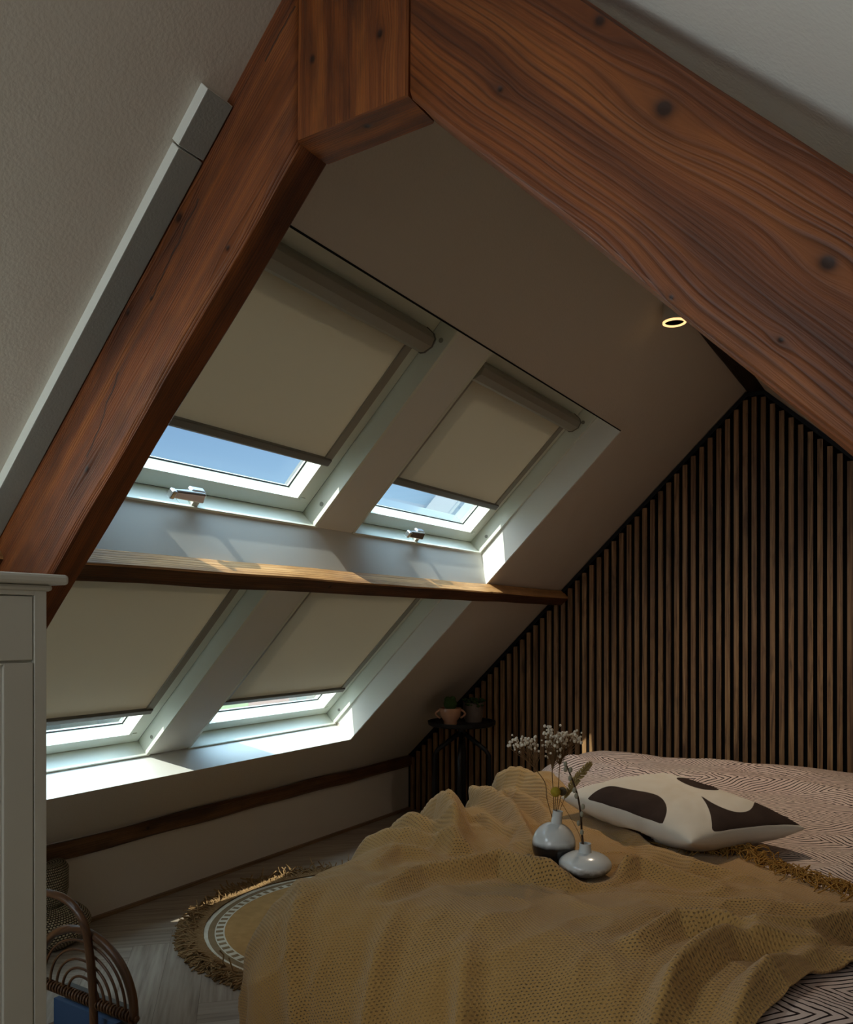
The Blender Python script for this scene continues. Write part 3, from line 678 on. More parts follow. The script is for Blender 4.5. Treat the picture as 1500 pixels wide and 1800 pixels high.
far = [(-2.05, 2.98), (-1.75, 3.0), (-1.52, 2.90), (-1.36, 2.88), (-1.20, 2.80), (-1.08, 2.64), (-.87, 2.40), (-.66, 2.20), (-.48, 2.14), (-.393, 2.15), (-.267, 2.032), (-.145, 1.958), (.1, 1.93), (.5, 1.90)]
near = [(-2.05, .42), (-1.7, .42), (-1.35, .44), (-1.0, .5), (-.7, .55), (-.45, .60), (-.30, .80), (-.26, 1.0), (-.244, 1.225), (-.235, 1.349), (-.205, 1.427), (-.174, 1.526), (-.12, 1.60), (.1, 1.66), (.5, 1.68)]
def resample(pts, n):
    d = [0]
    for k in range(1, len(pts)): d.append(d[-1] + math.dist(pts[k], pts[k-1]))
    out = []
    for i in range(n + 1):
        t = d[-1] * i / n; k = 0
        while k < len(pts) - 2 and d[k+1] < t: k += 1
        f = (t - d[k]) / (d[k+1] - d[k]); out.append((pts[k][0] + (pts[k+1][0] - pts[k][0]) * f, pts[k][1] + (pts[k+1][1] - pts[k][1]) * f))
    return out
NU, NV = 400, 270
fa = resample(far, NU)
# match the near curve to the far one by a blended parameter so rows stay roughly parallel
ne = resample(near, NU)
FLAT = [at(969, 1517, 1.95), at(1029, 1527, 1.885)]
def blanket_pos(p, q):
    fk = min(sm(.050, .100, math.hypot(p - f_.x, q - f_.y)) for f_ in FLAT)
    pos, nn, d = drape(p, q, .017, fl=.0, fold=.014)
    h = max(bump_folds(p, q, FOLDS), -.006) + bump_folds(p, q, DF) + .004 * noise.noise(Vector((p * 14, q * 14, 0))) + .006 * (1 - abs(noise.noise(Vector((p * 6 + q * 3, q * 9 - p * 4, 7))) * 2.2)) ** 3
    return pos + nn * (max(h, -.014) * fk)
mb = MB(); uvg = []
for i in range(NU + 1):
    row = []
    for j in range(NV + 1):
        t = j / NV; x = ne[i][0] * (1 - t) + fa[i][0] * t; y = ne[i][1] * (1 - t) + fa[i][1] * t
        wv = .008 * noise.noise(Vector((x * 9, y * 9, 2))); y += wv * t
        mb.v.append(tuple(blanket_pos(x, y))); row.append((x * .94 + y * .34, y * .94 - x * .34))
    uvg.append(row)
for i in range(NU):
    for j in range(NV):
        a = i * (NV + 1) + j; mb.face((a, a + NV + 1, a + NV + 2, a + 1), [uvg[i][j], uvg[i+1][j], uvg[i+1][j+1], uvg[i][j+1]])
bk = mb.obj('knitted_blanket', KNIT, None, smooth=True, loc=(-.9, 1.8, .5)); s_ = bk.modifiers.new('thick', 'SOLIDIFY'); s_.thickness = .007; s_.offset = -.2
tag(bk, 'ochre openwork knitted blanket draped in folds over the foot of the bed', 'blanket')
mb = MB(); e0 = resample([(-.60, 2.165), (-.48, 2.15), (-.393, 2.165), (-.267, 2.045), (-.145, 1.965), (.1, 1.935), (.3, 1.92)], 46)
for (x, y) in e0:
    for s_ in range(13):
        bxx, byy = x + random.uniform(-.012, .012), y + random.uniform(-.006, .006)
        dirx, diry = random.uniform(-.5, .6), random.uniform(-.9, .9); ln = random.uniform(.04, .075); pts = []
        hh = random.uniform(.008, .026)
        for k in range(7):
            t = k / 6; a = bxx + dirx * ln * t + .012 * math.sin(t * 4 + s_); b = byy + diry * ln * t + .008 * math.cos(t * 5 + s_ * 2)
            pts.append(blanket_pos(a, b) + Vector((0, 0, .004 + hh * math.sin(math.pi * min(t * 1.05, 1)))))
        mb.tube(pts, .0013, 4, cap=False)
fr = mb.obj('fringe', YARN, bk, 'tangled ochre fringe', smooth=True); fr['kind'] = 'stuff'

# ------------------------------------------------------------------ cushion
c0 = on_z(985, 1402, .57); c1 = on_z(1215, 1482, .57); c2 = on_z(1417, 1457, .56)
c3 = c0 + (c2 - c1); c3.z = .60
def poly_px(pts): return [(850 + x / 2.3077, 1200 + y / 2.3077) for x, y in pts]
SH = [poly_px(p) for p in (
 [(408, 490), (440, 450), (490, 422), (530, 418), (590, 432), (690, 448), (730, 470), (748, 510), (735, 560), (700, 618), (620, 592), (530, 553), (470, 518), (410, 500)],
 [(875, 452), (930, 490), (1000, 520), (1050, 528), (1090, 515), (1105, 470), (1180, 500), (1250, 550), (1308, 597), (1100, 607), (928, 616), (927, 560), (918, 520), (900, 482)],
 [(772, 384), (820, 385), (880, 395), (940, 415), (962, 436), (930, 437), (880, 432), (820, 412)],
 [(600, 358), (660, 348), (750, 348), (700, 356), (630, 366)])]
def chaikin(p, n=2):
    for _ in range(n):
        q = []
        for i in range(len(p)):
            a, b = p[i], p[(i+1) % len(p)]; q += [(a[0]*.75+b[0]*.25, a[1]*.75+b[1]*.25), (a[0]*.25+b[0]*.75, a[1]*.25+b[1]*.75)]
        p = q
    return p
SH = [chaikin(p) for p in SH]
def sdf(poly, x, y):
    d = 9e9; ins = False; n = len(poly)
    for i in range(n):
        ax, ay = poly[i]; bx_, by_ = poly[(i+1) % n]; vx, vy = bx_-ax, by_-ay
        t = min(max(((x-ax)*vx+(y-ay)*vy)/(vx*vx+vy*vy), 0), 1); d = min(d, math.hypot(x-ax-t*vx, y-ay-t*vy))
        if (ay > y) != (by_ > y) and x < (bx_-ax)*(y-ay)/(by_-ay)+ax: ins = not ins
    return d if ins else -d
mb = MB(); na, nb = 150, 100; vals = []; SURF = {}
def cush(a, b, side):
    # pinched edges between the corners
    pa = a + (.5 - a) * .05 * math.sin(math.pi * b); pb = b + (.5 - b) * .06 * math.sin(math.pi * a)
    base = c0.lerp(c1, pa).lerp(c3.lerp(c2, pa), pb)
    f = (max(0, 1 - abs(2*a-1) ** 3.2) * max(0, 1 - abs(2*b-1) ** 3.0)) ** .5
    wr = .007 * noise.noise(Vector((a * 7, b * 5, side * 3))) + .003 * noise.noise(Vector((a * 16 + b * 6, b * 8, side)))
    h = (.062 if side > 0 else .070) * f + wr * f
    out = base + Vector((0, 0, side * h))
    if f < .999:
        k_ = (round(out.x, 2), round(out.y, 2))
        if k_ not in SURF: SURF[k_] = max(blanket_pos(k_[0] + dx_, k_[1] + dy_).z for dx_ in (-.012, 0, .012) for dy_ in (-.012, 0, .012)) + .012
        out.z = max(out.z, SURF[k_] + (.004 if side > 0 else 0))
    return out
for side in (1, -1):
    for i in range(na + 1):
        for j in range(nb + 1):
            p = cush(i / na, j / nb, side); mb.v.append(tuple(p))
            if side > 0 and min(i, na - i) > 1 and min(j, nb - j) > 1: x, y = to_px(p); vals.append(max(sdf(S_, x, y) for S_ in SH))
            else: vals.append(-20)
for side in range(2):
    o_ = side * (na + 1) * (nb + 1)
    for i in range(na):
        for j in range(nb):
            a = o_ + i * (nb + 1) + j; q = (a, a + nb + 1, a + nb + 2, a + 1); q = q if side == 0 else q[::-1]
            mb.face(q, [(i / na * .6, j / nb * .4)] * 4)
def cushmat():
    m = NT('linen_cushion_cover', .85, None, .15); at_ = m.attr('shape'); c = m.coord()
    w = m.noise(c, 420, 2); bl = m.noise(c, 9, 3)
    li = m.mix(bl, srgb(196, 186, 170), srgb(214, 206, 192)); dk = m.mix(m.noise(c, 22, 4), srgb(38, 28, 23), srgb(62, 46, 38))
    m.base(m.mix(m.math('MULTIPLY_ADD', at_, 1.2, .5, clamp=True), li, dk)); m.bump(w, .25, .0015); return m.m
cu = MB.obj(mb, 'cushion', cushmat(), None, loc=(c0 + c2) / 2)
at_ = cu.data.attributes.new('shape', 'FLOAT', 'POINT')
for i, v in enumerate(vals): at_.data[i].value = max(min(v, 5), -5)
bm = bmesh.new(); bm.from_mesh(cu.data); bmesh.ops.remove_doubles(bm, verts=bm.verts, dist=2e-5); bmesh.ops.recalc_face_normals(bm, faces=bm.faces); bm.to_mesh(cu.data); bm.free()
for p in cu.data.polygons: p.use_smooth = True
tag(cu, 'cream linen cushion printed with big dark brown rounded shapes lying on the blanket', 'cushion')

# ------------------------------------------------------------------ vases and dried flowers
def ceramic(name, dark_at, soft, grey):
    m = NT(name, .22, None, .6); c = m.sep(m.coord()); n = m.noise(m.coord(), 60, 3)
    z = m.math('ADD', c[2], m.math('MULTIPLY', m.math('SUBTRACT', n, .5), soft))
    f = m.ramp(m.math('MULTIPLY_ADD', z, 5, .3), [((dark_at) * 5 + .3 - .03, g(1)), (dark_at * 5 + .3 + .03, g(0))])
    m.base(m.mix(f, srgb(206, 206, 202), grey)); return m.m
def vase(px, pyb, t, R_, Hh, neck, nh, belly, label, mat, tilt=(0, 0)):
    c = at(px, pyb, t); c.z = max(blanket_pos(c.x + dx_, c.y + dy_).z for dx_ in (-.018, 0, .018) for dy_ in (-.018, 0, .018)) + .0045
    M = Matrix.Rotation(tilt[0], 3, Vector(Fv)) @ Matrix.Rotation(tilt[1], 3, Vector(Rv))
    o = empty('vase', c, label, 'vase')
    pr = [(R_ * .35, 0)]
    for k in range(1, 15):
        a = -math.pi / 2 + math.pi * k / 15; rr = R_ * math.cos(a) ** .9; z = belly / 2 * (1 + math.sin(a))
        if rr > neck: pr.append((rr if k > 1 else max(rr, R_ * .4), z))
    zt = pr[-1][1]
    pr += [(neck * 1.08, zt + .004), (neck, zt + .010), (neck * .98, Hh - .004), (neck * 1.05, Hh), (neck * .85, Hh), (neck * .82, Hh - .03), (.001, Hh - .032)]
    mb = MB(); mb.lathe((0, 0, 0), pr, 40, M); mb.v = [tuple(Vector(p) + c) for p in mb.v]
    b = mb.obj('vase_body', mat, o, smooth=True, auto=60)
    return c, M, Hh
v1 = vase(969, 1517, 1.95, .0524, .1365, .0123, .03, .1075, 'taller round white vase with dark glazed bottom, left of the squat vase', ceramic('white_dark_glaze', .060, .005, srgb(30, 28, 27)), (math.radians(7), 0))
v2 = vase(1029, 1527, 1.885, .0613, .077, .0135, .02, .057, 'squat white vase with speckled grey foot, in front of the cushion', ceramic('white_speckle_glaze', .024, .022, srgb(112, 108, 100)))
STEM = NT('dry_stem', .8, srgb(112, 84, 54), .2).m; BUD = NT('dried_white_bud', .9, srgb(218, 206, 186), .1).m; BARK = NT('willow_bark', .8, srgb(66, 48, 34), .2).m
CAT = NT('grey_catkin', .95, srgb(146, 140, 120), .1).m; YEL = jute('yellow_flower_head', srgb(172, 150, 52)); GRS = NT('dry_grass_ear', .9, srgb(170, 148, 96), .1).m
T1 = 1.95
def curve_px(pts, t0, t1=None):
    t1 = t1 if t1 is not None else t0; n = len(pts); return [at(p[0], p[1], t0 + (t1 - t0) * k / (n - 1)) for k, p in enumerate(pts)]
def smooth_pts(P, sub=5):
    out = []
    for k in range(len(P) - 1):
        p0 = P[max(k-1, 0)]; p1 = P[k]; p2 = P[k+1]; p3 = P[min(k+2, len(P)-1)]
        for s_ in range(sub):
            t = s_ / sub; out.append(.5 * ((2*p1) + (p2-p0)*t + (2*p0-5*p1+4*p2-p3)*t*t + (3*p1-p0-3*p2+p3)*t*t*t))
    out.append(P[-1]); return out
rnd = random.Random(3)
def sprig(main, t0, t1, clusters, label, loc):
    o = empty('dried_gypsophila', loc, label, 'dried flower', 'dried gypsophila sprigs in the taller vase')
    sm_ = MB(); bd_ = MB(); P = smooth_pts(curve_px(main, t0, t1)); sm_.tube(P, .0011, 5)
    for (sx, sy, cxp, cyp, spx, spy, nb_) in clusters:
        fr_ = min(max(0, 1), 1); bs = min(P, key=lambda p: math.dist(to_px(p), (sx, sy))); tb = (bs - CAM).dot(Fv)
        for b in range(nb_):
            tt = tb + rnd.uniform(-.05, .05); x = cxp + rnd.gauss(0, spx * .55); y = cyp + rnd.gauss(0, spy * .55); e_ = at(x, y, tt)
            mid = bs.lerp(e_, .55) + Vector((rnd.uniform(-.01, .01), rnd.uniform(-.01, .01), rnd.uniform(-.004, .006)))
            if b % 2 == 0: sm_.tube(smooth_pts([bs, mid, e_], 3), .0006, 4, cap=False)
            else: sm_.tube([e_, e_ + (mid - e_) * .35], .0006, 4, cap=False)
            bd_.ball(e_, rnd.uniform(.0024, .0044), 8)
    sm_.obj('stem', STEM, o); bd_.obj('buds', BUD, o, 'clusters of small white buds', smooth=True)
nk = at(972, 1424, T1)
sprig([(972, 1440), (962, 1405), (958, 1375), (935, 1345), (915, 1325)], T1, T1, [(930, 1340, 908, 1306, 14, 12, 26), (945, 1355, 930, 1302, 15, 12, 24), (940, 1350, 946, 1312, 16, 10, 18), (915, 1325, 916, 1323, 2, 2, 1)], 'gypsophila sprig bending left out of the taller vase', nk)
sprig([(974, 1440), (973, 1395), (971, 1360), (972, 1335), (974, 1320)], T1, T1 + .02, [(972, 1345, 966, 1290, 12, 14, 34), (972, 1350, 975, 1306, 16, 14, 34), (970, 1355, 985, 1292, 14, 10, 30)], 'upright gypsophila sprig in the middle of the taller vase', nk + Vector((.003, 0, 0)))
sprig([(977, 1440), (981, 1400), (983, 1365), (985, 1340), (990, 1322)], T1, T1 + .04, [(984, 1345, 992, 1302, 15, 12, 34), (985, 1340, 1008, 1294, 10, 9, 22), (985, 1335, 1018, 1300, 8, 6, 12), (983, 1345, 978, 1322, 16, 9, 20)], 'gypsophila sprig leaning right out of the taller vase', nk + Vector((.006, 0, 0)))
o = empty('dried_billy_button', nk + Vector((0, .003, 0)), 'round yellow-green dried flower head above the taller vase', 'dried flower')
mb = MB(); mb.tube(smooth_pts(curve_px([(975, 1445), (976, 1420), (977, 1394)], T1)), .0011, 6); mb.obj('stem', STEM, o)
mb = MB(); mb.ball(at(977, 1392, T1), .0122, 20); mb.obj('flower_head', YEL, o, smooth=True)
o = empty('dried_seed_head', nk + Vector((.004, .006, 0)), 'grey-brown dried seed head beside the yellow flower head', 'dried flower')
mb = MB(); mb.tube(smooth_pts(curve_px([(978, 1445), (982, 1420), (987, 1397)], T1 + .015)), .0009, 6); mb.obj('stem', STEM, o)
mb = MB(); mb.ball(at(989, 1391, T1 + .02), .0105, 16, (1, 1, 1.05)); mb.obj('seed_pod', jute('grey_pod', srgb(98, 88, 72)), o, smooth=True)
def ear(path, t0, t1, r, label, loc, body_from=.35):
    o = empty('dried_grass', loc, label, 'dried flower'); P = smooth_pts(curve_px(path, t0, t1), 8)
    mb = MB(); mb.tube(P, .0008, 5); mb.obj('stem', STEM, o)
    mb = MB(); n = len(P); k0 = int(n * body_from)
    for k in range(k0, n - 1):
        w = math.sin(math.pi * (k - k0 + 1) / (n - k0 + 1)) ** .5; tg = (P[k+1] - P[k]).normalized()
        for s_ in range(14):
            a = rnd.uniform(0, 6.28); u_ = tg.orthogonal().normalized(); v_ = tg.cross(u_); dd = (u_ * math.cos(a) + v_ * math.sin(a))
            b0 = P[k] + tg * rnd.uniform(0, .004); mb.tube([b0, b0 + dd * r * w * .7 + tg * .003, b0 + dd * r * w + tg * rnd.uniform(.005, .009)], [.0014, .0013, .0003], 4, cap=False)
    mb.obj('seed_ear', GRS, o, 'pale bristly ear', smooth=True)
ear([(980, 1440), (990, 1410), (1003, 1385), (1020, 1362), (1037, 1343)], T1 + .02, T1 + .07, .0115, 'pale bristly grass ear leaning right out of the taller vase', nk + Vector((.008, .003, 0)), .32)
T2 = 1.885; nk2 = at(1026, 1472, T2)
o = empty('pussy_willow_twig', nk2, 'dark pussy willow twig with grey catkins standing in the squat vase', 'twig')
P = smooth_pts(curve_px([(1026, 1492), (1023, 1462), (1021, 1430), (1016, 1400), (1008, 1375), (999, 1352), (995, 1343)], T2, T2 + .02), 8)
mb = MB(); mb.tube(P, [.0030 - .0014 * k / len(P) for k in range(len(P))], 6); mb.obj('stem', BARK, o, smooth=True)
for (x, y, sd) in ((1022, 1463, 3), (1019, 1447, -4), (1021, 1431, 5), (1024, 1418, 3), (1011, 1399, 6), (1008, 1389, 5), (1004, 1368, -4), (1001, 1353, 6), (996, 1352, -4), (994, 1343, 1)):
    mb = MB(); p = at(x + sd * .4, y, T2 - .004); mb.ball(p, .0047, 10, (1, 1, 1.5)); mb.obj('catkin', CAT, o, smooth=True)
o = empty('dried_twig', nk2 + Vector((.003, .003, 0)), 'hair-thin bare twig crossing left from the squat vase', 'twig')
mb = MB(); mb.tube(smooth_pts(curve_px([(1025, 1490), (1018, 1465), (1000, 1432), (984, 1405)], T2, T2 + .04)), .0007, 5); mb.obj('stem', STEM, o)

# ------------------------------------------------------------------ side table with mug and plants
tcp = at(812, 1271, 4.28); tz = tcp.z
BLK = NT('black_powder_coat', .45, srgb(16, 16, 18), .4).m
st_ = empty('side_table', (tcp.x, tcp.y, 0), 'small round black tray table in the corner by the slatted wall', 'side table')
mb = MB(); mb.lathe((tcp.x, tcp.y, tz), [(.168, -.012), (.178, -.006), (.181, .012), (.178, .012), (.172, .0), (.001, .0)], 48); mb.obj('tray_top', BLK, st_, smooth=True, auto=40)
hub = Vector((tcp.x, tcp.y, tz - .05))
mb = MB(); mb.lathe(hub, [(.022, .045), (.022, -.02), (.012, -.03)], 16); mb.obj('hub', BLK, st_, smooth=True, auto=40)
for k in range(4):
    a = math.radians(25 + 90 * k); d = Vector((math.cos(a), math.sin(a), 0))
    pts = [hub + d * .01, hub + d * .125 + Vector((0, 0, -.09)), hub + d * .145 + Vector((0, 0, -.12)), Vector((hub.x, hub.y, .004)) + d * .15]
    mb = MB(); mb.tube(pts, .013, 8); mb.obj('leg', BLK, st_, smooth=True)
MUGM = NT('pink_glazed_ceramic', .25, srgb(178, 132, 104), .6)
MUGM = MUGM.m
pm = at(792, 1267, 4.18); pm.z = tz + .001
mg = empty('mug', pm, 'pinkish two-handled mug holding a cactus on the tray table', 'mug')
mb = MB(); mb.lathe(pm, [(.030, 0), (.036, .012), (.034, .022), (.050, .045), (.056, .075), (.055, .090), (.052, .090), (.050, .07), (.001, .07)], 32); mb.obj('cup', MUGM, mg, smooth=True, auto=60)
for sgn in (-1, 1):
    pts = [pm + Rv * sgn * (.052 + .024 * math.sin(math.pi * k / 8)) + Vector((0, 0, .082 - .045 * k / 8)) for k in range(9)]
    mb = MB(); mb.tube(pts, .0055, 8); mb.obj('handle', MUGM, mg, smooth=True)
GRN = jute('dark_green_succulent', srgb(58, 78, 42))
mb = MB(); c_ = pm + Vector((0, 0, .072)); o = empty('cactus', c_, 'small paddle cactus growing in the pinkish mug', 'plant')
mb.ball(c_ + Vector((0, 0, .038)), .036, 18, (1, 1, .9)); mb.obj('pad', GRN, o, smooth=True)
mb = MB(); mb.ball(c_ + Rv * -.014 + Vector((0, 0, .060)), .018, 12); mb.obj('pad', GRN, o, smooth=True)
mb = MB(); mb.ball(c_ + Rv * .012 + Vector((0, 0, .064)), .016, 12); mb.obj('pad', GRN, o, smooth=True)
pp = at(832, 1262, 4.33); pp.z = tz + .001
po = empty('plant_pot', pp, 'plain brown-grey pot behind the mug on the tray table', 'plant pot')
mb = MB(); mb.lathe(pp, [(.045, 0), (.052, .03), (.056, .105), (.052, .105), (.050, .09), (.001, .09)], 32); mb.obj('pot_body', NT('taupe_pot', .6, srgb(112, 98, 88), .3).m, po, smooth=True, auto=50)
o = empty('trailing_plant', pp + Vector((0, 0, .09)), 'low dark green leafy plant in the brown-grey pot', 'plant')
mb = MB()
for k in range(60):
    a = rnd.uniform(0, 6.28); r_ = rnd.uniform(.01, .068); c_ = pp + Vector((r_ * math.cos(a), r_ * math.sin(a), .10 + rnd.uniform(-.004, .03) - r_ * .15)); mb.ball(c_, rnd.uniform(.007, .012), 8, (1, 1, .6))
mb.obj('leaves', GRN, o, smooth=True)
mb = MB(); mb.tube([pp + Vector((0, 0, .085)), pp + Vector((0, 0, .11))], .004, 6); mb.obj('stem', STEM, o)

# ------------------------------------------------------------------ baskets at the left
RAT = wood('dark_rattan', srgb(48, 28, 14), srgb(92, 58, 32), srgb(120, 80, 46), ring=30, stain=.2, rough=.4)
YF = 1.22
def bp(x, y, Y=YF): return on_y(x, y, Y)
rk = empty('rattan_rack', (-1.75, YF + .08, 0), 'dark rattan magazine rack with fan-shaped bent arches beside the cabinet', 'magazine rack')
pm_ = bp(146, 1754); mid_x = pm_.x; rz = pm_.z; endx = bp(236, 1792).x; Rf = endx - mid_x; Hf = bp(146, 1636).z - rz
rail0 = Vector((mid_x - Rf, YF, rz)); rail1 = Vector((endx, YF, rz))
def arch(q, r, name, flat=1.0):
    pts = []
    for k in range(33):
        a = math.pi * k / 32; pts.append(Vector((mid_x + Rf * q * math.cos(a), YF, rz + Hf * q * math.sin(a) ** .9)))
    m_ = MB(); m_.tube(pts, r, 8, flat=flat); return m_.obj(name, RAT, rk, smooth=True)
arch(1.0, .0105, 'outer_arch')
for q in (.84, .70, .56, .43, .31): arch(q, .0034, 'fan_rib')
m_ = MB(); m_.tube([Vector((mid_x - Rf - .01, YF, rz)), Vector((mid_x + Rf + .01, YF, rz))], .008, 8)
rl = m_.obj('rail', RAT, rk, smooth=True)
w_ = MB(); hx = []
for k in range(700):
    t = k / 699; a = t * 2 * math.pi * 34; hx.append(Vector((mid_x - Rf + 2 * Rf * t, YF + .0105 * math.cos(a), rz + .0105 * math.sin(a))))
w_.tube(hx, .003, 5); w_.obj('wrapping', RAT, rl, smooth=True)
for q in (-.95, .95):
    for dy_ in (0, .13):
        m_ = MB(); m_.tube([Vector((mid_x + Rf * q, YF + dy_, rz if dy_ == 0 else .06)), Vector((mid_x + Rf * q, YF + dy_, .004))], .007, 8); m_.obj('leg', RAT, rk, smooth=True)
hp = [on_y(x, y, YF - .035 + .03 * k / 8) for k, (x, y) in enumerate([(60, 1568), (85, 1570), (108, 1577), (130, 1594), (148, 1625), (158, 1680), (163, 1740), (165, 1800), (165, 1850)])]
mb = MB(); mb.tube(smooth_pts(hp), .010, 8, flat=.6); mb.obj('handle', RAT, rk, 'bent rattan handle', smooth=True)
mb = MB(); mb.box(mid_x - Rf, mid_x + Rf, YF - .005, YF + .14, .05, .058); mb.obj('bottom', RAT, rk)
mb = MB(); mb.box(mid_x - .15, mid_x + .10, YF + .02, YF + .035, .06, rz - .045)
ob = mb.obj('magazine', NT('blue_cover', .4, srgb(44, 70, 104), .4).m, None, loc=(mid_x, YF + .04, .06)); tag(ob, 'magazine with a blue cover standing in the rattan rack', 'magazine')
mb = MB(); mb.box(mid_x - .15, mid_x + .12, YF + .05, YF + .065, .06, rz - .02)
ob = mb.obj('magazine', NT('grey_cover', .5, srgb(96, 92, 86), .4).m, None, loc=(mid_x, YF + .06, .06)); tag(ob, 'grey magazine behind the blue one in the rattan rack', 'magazine')
# seagrass belly basket, its top rolled over
def seagrass():
    m = NT('seagrass_weave', .85, None, .2); u, v = m.uv()
    row = m.math('FLOOR', m.math('DIVIDE', v, .0088)); ph = m.math('ADD', m.math('MULTIPLY', u, 84), m.math('MULTIPLY', row, .5))
    a = m.math('ABSOLUTE', m.math('SINE', m.math('MULTIPLY', ph, math.pi))); b = m.math('ABSOLUTE', m.math('SINE', m.math('MULTIPLY', m.math('DIVIDE', v, .0088), math.pi)))
    h = m.math('MULTIPLY', m.math('POWER', a, .6), m.math('POWER', b, .6))
    m.base(m.mix(m.ramp(h, [(.3, g(0)), (.75, g(1))]), srgb(40, 30, 20), m.mix(m.noise(m.coord(), 30, 2), srgb(222, 208, 180), srgb(178, 156, 122)))); m.bump(h, .9, .008); return m.m
SG = seagrass()
bc = on_y(70, 1740, YF + .42); bc.z = 0
bk2 = empty('seagrass_basket', bc, 'pale woven seagrass belly basket behind the rattan rack', 'basket')
def vlathe(mb, c, pr, seg=40):
    d = 0; pp_ = []
    b = len(mb.v); vv = [0]
    for k in range(1, len(pr)): vv.append(vv[-1] + math.dist(pr[k], pr[k-1]))
    for (r, z) in pr:
        for j in range(seg): a = 2*math.pi*j/seg; mb.v.append((c.x + r*math.cos(a), c.y + r*math.sin(a), c.z + z))
    for k in range(len(pr)-1):
        for j in range(seg):
            j2 = (j+1) % seg; mb.face((b+k*seg+j, b+k*seg+j2, b+(k+1)*seg+j2, b+(k+1)*seg+j), [(j/seg, vv[k]), ((j+1)/seg, vv[k]), ((j+1)/seg, vv[k+1]), (j/seg, vv[k+1])])
mb = MB(); zt_ = on_y(100, 1600, bc.y).z
pr = [(.001, .003), (.10, .003)] + [(0.115 + .065 * math.sin(math.pi * k / 12) ** .8 - .03 * (k / 12), .003 + zt_ * k / 12) for k in range(13)]
vlathe(mb, bc, pr); mb.obj('basket_body', SG, bk2, smooth=True)
zc = on_y(90, 1522, bc.y).z
mb = MB(); pr = [(.072, zt_ - .003), (.084, zt_ + .02), (.092, zt_ + .05), (.092, zc - .02), (.082, zc - .004), (.06, zc), (.02, zc - .008), (.001, zc - .01)]
vlathe(mb, bc, pr); mb.obj('rolled_rim', SG, bk2, 'pale rolled woven top', smooth=True)

# ------------------------------------------------------------------ outside
def flat_mat(name, col, rough=.8): return NT(name, rough, col, .2).m
mb = MB(); mb.box(-160, -6, -40, 160, -6.2, -6)
gm = NT('lawn', .95, None, .1); gm.base(gm.mix(gm.noise(gm.coord(), .35, 4), srgb(64, 78, 8), srgb(96, 108, 18)))
tag(mb.obj('lawn', gm.m, None, loc=(-60, 40, -6)), 'green lawn far below outside the lower right roof window', 'grass', None, 'stuff')
def house(x, y, w, d, h, wc, rc_, label, rot=0):
    o = empty('house', (x, y, -6), label, 'building')
    mb = MB(); mb.box(x - w/2, x + w/2, y - d/2, y + d/2, -6, -6 + h); mb.obj('wall', flat_mat('house_wall', wc), o)
    mb = MB(); mb.hexa([(x - w/2 - .3, y - d/2 - .3, -6 + h), (x + w/2 + .3, y - d/2 - .3, -6 + h), (x + w/2 + .3, y + d/2 + .3, -6 + h), (x - w/2 - .3, y + d/2 + .3, -6 + h), (x - .1, y - d/2 - .3, -6 + h + w * .4), (x + .1, y - d/2 - .3, -6 + h + w * .4), (x + .1, y + d/2 + .3, -6 + h + w * .4), (x - .1, y + d/2 + .3, -6 + h + w * .4)])
    mb.obj('roof', flat_mat('house_roof', rc_), o)
    hw = flat_mat('house_window', srgb(40, 46, 56), .3)
    for k in range(int(d / 2.6)):
        mb = MB(); yy = y - d/2 + 1.3 + k * 2.6; mb.box(x + w/2 - .02, x + w/2 + .05, yy - .5, yy + .5, -6 + h * .55, -6 + h * .8)
        mb.obj('window', hw, o)
for (px, py, t, w, d, h, wc, rc_, lb) in (
    (120, 1290, 34, 7, 9, 4.6, srgb(78, 76, 74), srgb(62, 60, 60), 'pale grey house outside the lower left roof window'),
    (500, 1240, 60, 4, 3.4, 2.8, srgb(120, 62, 46), srgb(124, 36, 24), 'red-roofed house outside the lower right roof window'),
    (572, 1240, 72, 4, 3.2, 3.2, srgb(86, 82, 76), srgb(60, 60, 60), 'white house right of the red-roofed house')):
    p = at(px, py, t); house(p.x, p.y, w, d, h, wc, rc_, lb)

# ------------------------------------------------------------------ light
w = bpy.data.worlds.new('sky'); sc.world = w; w.use_nodes = True; t = w.node_tree; n = t.nodes
bg = n['Background']; sky = n.new('ShaderNodeTexSky'); sky.sky_type = 'NISHITA'; sky.sun_disc = False; sky.sun_elevation = math.radians(45.4); sky.air_density = 1.0; sky.dust_density = .2; sky.ozone_density = 3.0
sv = Vector((.1175, 1.28, -1.288)).normalized()
sky.sun_rotation = math.atan2(-sv.x, -sv.y)
def wm(op, a, b=None):
    q = n.new('ShaderNodeMath'); q.operation = op
    for i, v in enumerate((a, b)):
        if v is None: continue
        if isinstance(v, bpy.types.NodeSocket): t.links.new(v, q.inputs[i])
        else: q.inputs[i].default_value = v
    return q.outputs[0]
tc = n.new('ShaderNodeTexCoord'); dt = n.new('ShaderNodeVectorMath'); dt.operation = 'DOT_PRODUCT'; t.links.new(tc.outputs['Generated'], dt.inputs[0]); dt.inputs[1].default_value = -sv
lobe = wm('POWER', wm('MAXIMUM', dt.outputs['Value'], 0.0), 5.0)        # extra sky glow toward the sun, out of view, added to brighten the room
sx = n.new('ShaderNodeSeparateXYZ'); t.links.new(tc.outputs['Generated'], sx.inputs[0]); zen = wm('POWER', wm('MAXIMUM', sx.outputs[2], 0.0), 5.0)  # extra overhead sky glow, unseen, added as blue fill for the room
bg.inputs[1].default_value = .105; t.links.new(sky.outputs[0], bg.inputs[0])
b2 = n.new('ShaderNodeBackground'); b2.inputs[0].default_value = (1, .97, .92, 1); t.links.new(wm('MULTIPLY', lobe, 4.0), b2.inputs[1])
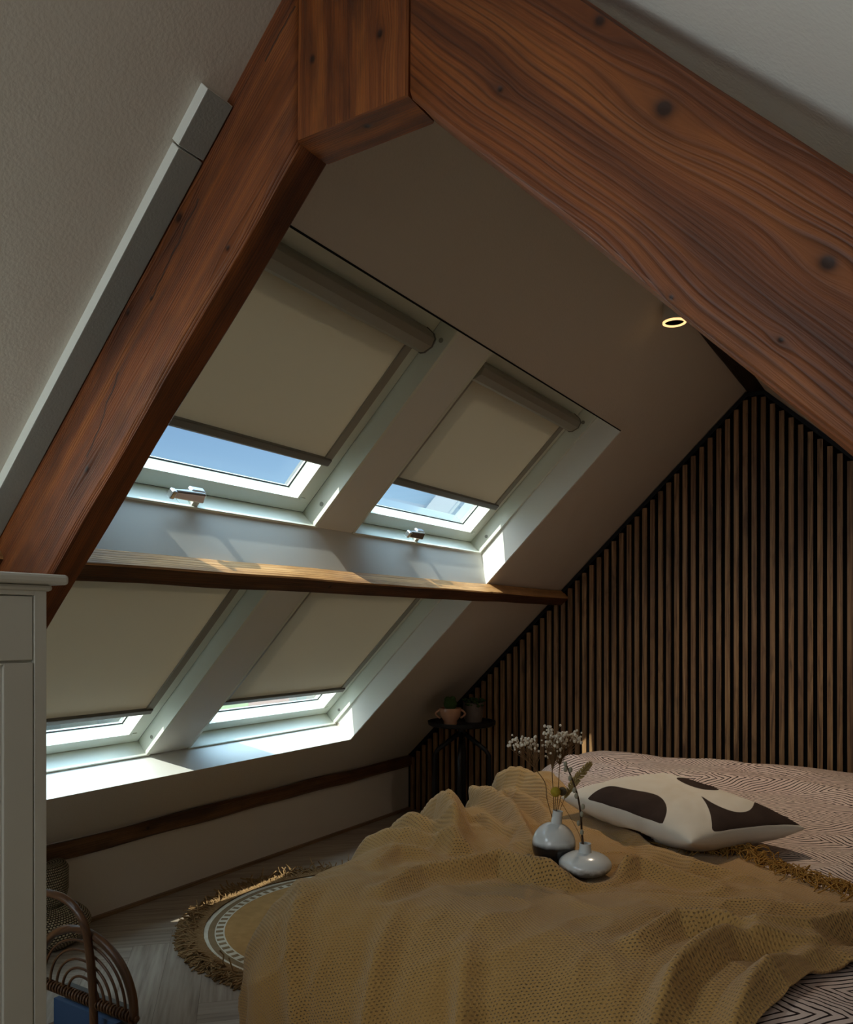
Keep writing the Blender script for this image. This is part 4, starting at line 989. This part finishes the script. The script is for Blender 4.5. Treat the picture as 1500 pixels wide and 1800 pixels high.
b3 = n.new('ShaderNodeBackground'); b3.inputs[0].default_value = (.50, .74, 1, 1); t.links.new(wm('MULTIPLY', zen, 9.0), b3.inputs[1])
a1 = n.new('ShaderNodeAddShader'); a2 = n.new('ShaderNodeAddShader'); t.links.new(bg.outputs[0], a1.inputs[0]); t.links.new(b2.outputs[0], a1.inputs[1])
t.links.new(a1.outputs[0], a2.inputs[0]); t.links.new(b3.outputs[0], a2.inputs[1]); t.links.new(a2.outputs[0], n['World Output'].inputs[0])
sl = bpy.data.lights.new('sun', 'SUN'); sl.energy = 4.8; sl.angle = math.radians(.53); sl.color = (1, .95, .86)
so = bpy.data.objects.new('sun', sl); COL.objects.link(so); so.rotation_euler = sv.to_track_quat('-Z', 'Y').to_euler(); so.location = (-3, -5, 8)
def area(name, loc, direction, sx, sy, power, col):
    l = bpy.data.lights.new(name, 'AREA'); l.shape = 'RECTANGLE'; l.size = sx; l.size_y = sy; l.energy = power; l.color = col
    o = bpy.data.objects.new(name, l); COL.objects.link(o); o.location = loc; o.rotation_euler = Vector(direction).to_track_quat('-Z', 'Y').to_euler(); return o
area('rear_roof_window_daylight', L(1.35, .05, -.02), -Nd, .9, .8, 18, (.70, .88, 1.0))
area('rear_room_daylight', (-.95, YB + .08, 1.5), (.0, 1, -.02), 1.0, .8, 9, (.86, .94, 1.0))

sp = bpy.data.lights.new('ceiling_spot_lamp', 'SPOT'); sp.energy = 30; sp.spot_size = math.radians(125); sp.spot_blend = 1; sp.shadow_soft_size = .03; sp.color = (1, .82, .62)
so2 = bpy.data.objects.new('ceiling_spot_lamp', sp); COL.objects.link(so2); so2.location = pl + Vector((0, 0, -.012)); so2.rotation_euler = Vector((.15, .1, -1)).to_track_quat('-Z', 'Y').to_euler()
sc.view_settings.view_transform = 'Standard'; sc.view_settings.look = 'None'; sc.view_settings.gamma = 1; sc.view_settings.exposure = .4
sc.view_settings.use_curve_mapping = False
try:
    sc.cycles.use_denoising = True; sc.cycles.max_bounces = 10; sc.cycles.diffuse_bounces = 6; sc.cycles.transparent_max_bounces = 12; sc.cycles.sample_clamp_indirect = 4; sc.cycles.caustics_reflective = False
except Exception as e_: print(e_)
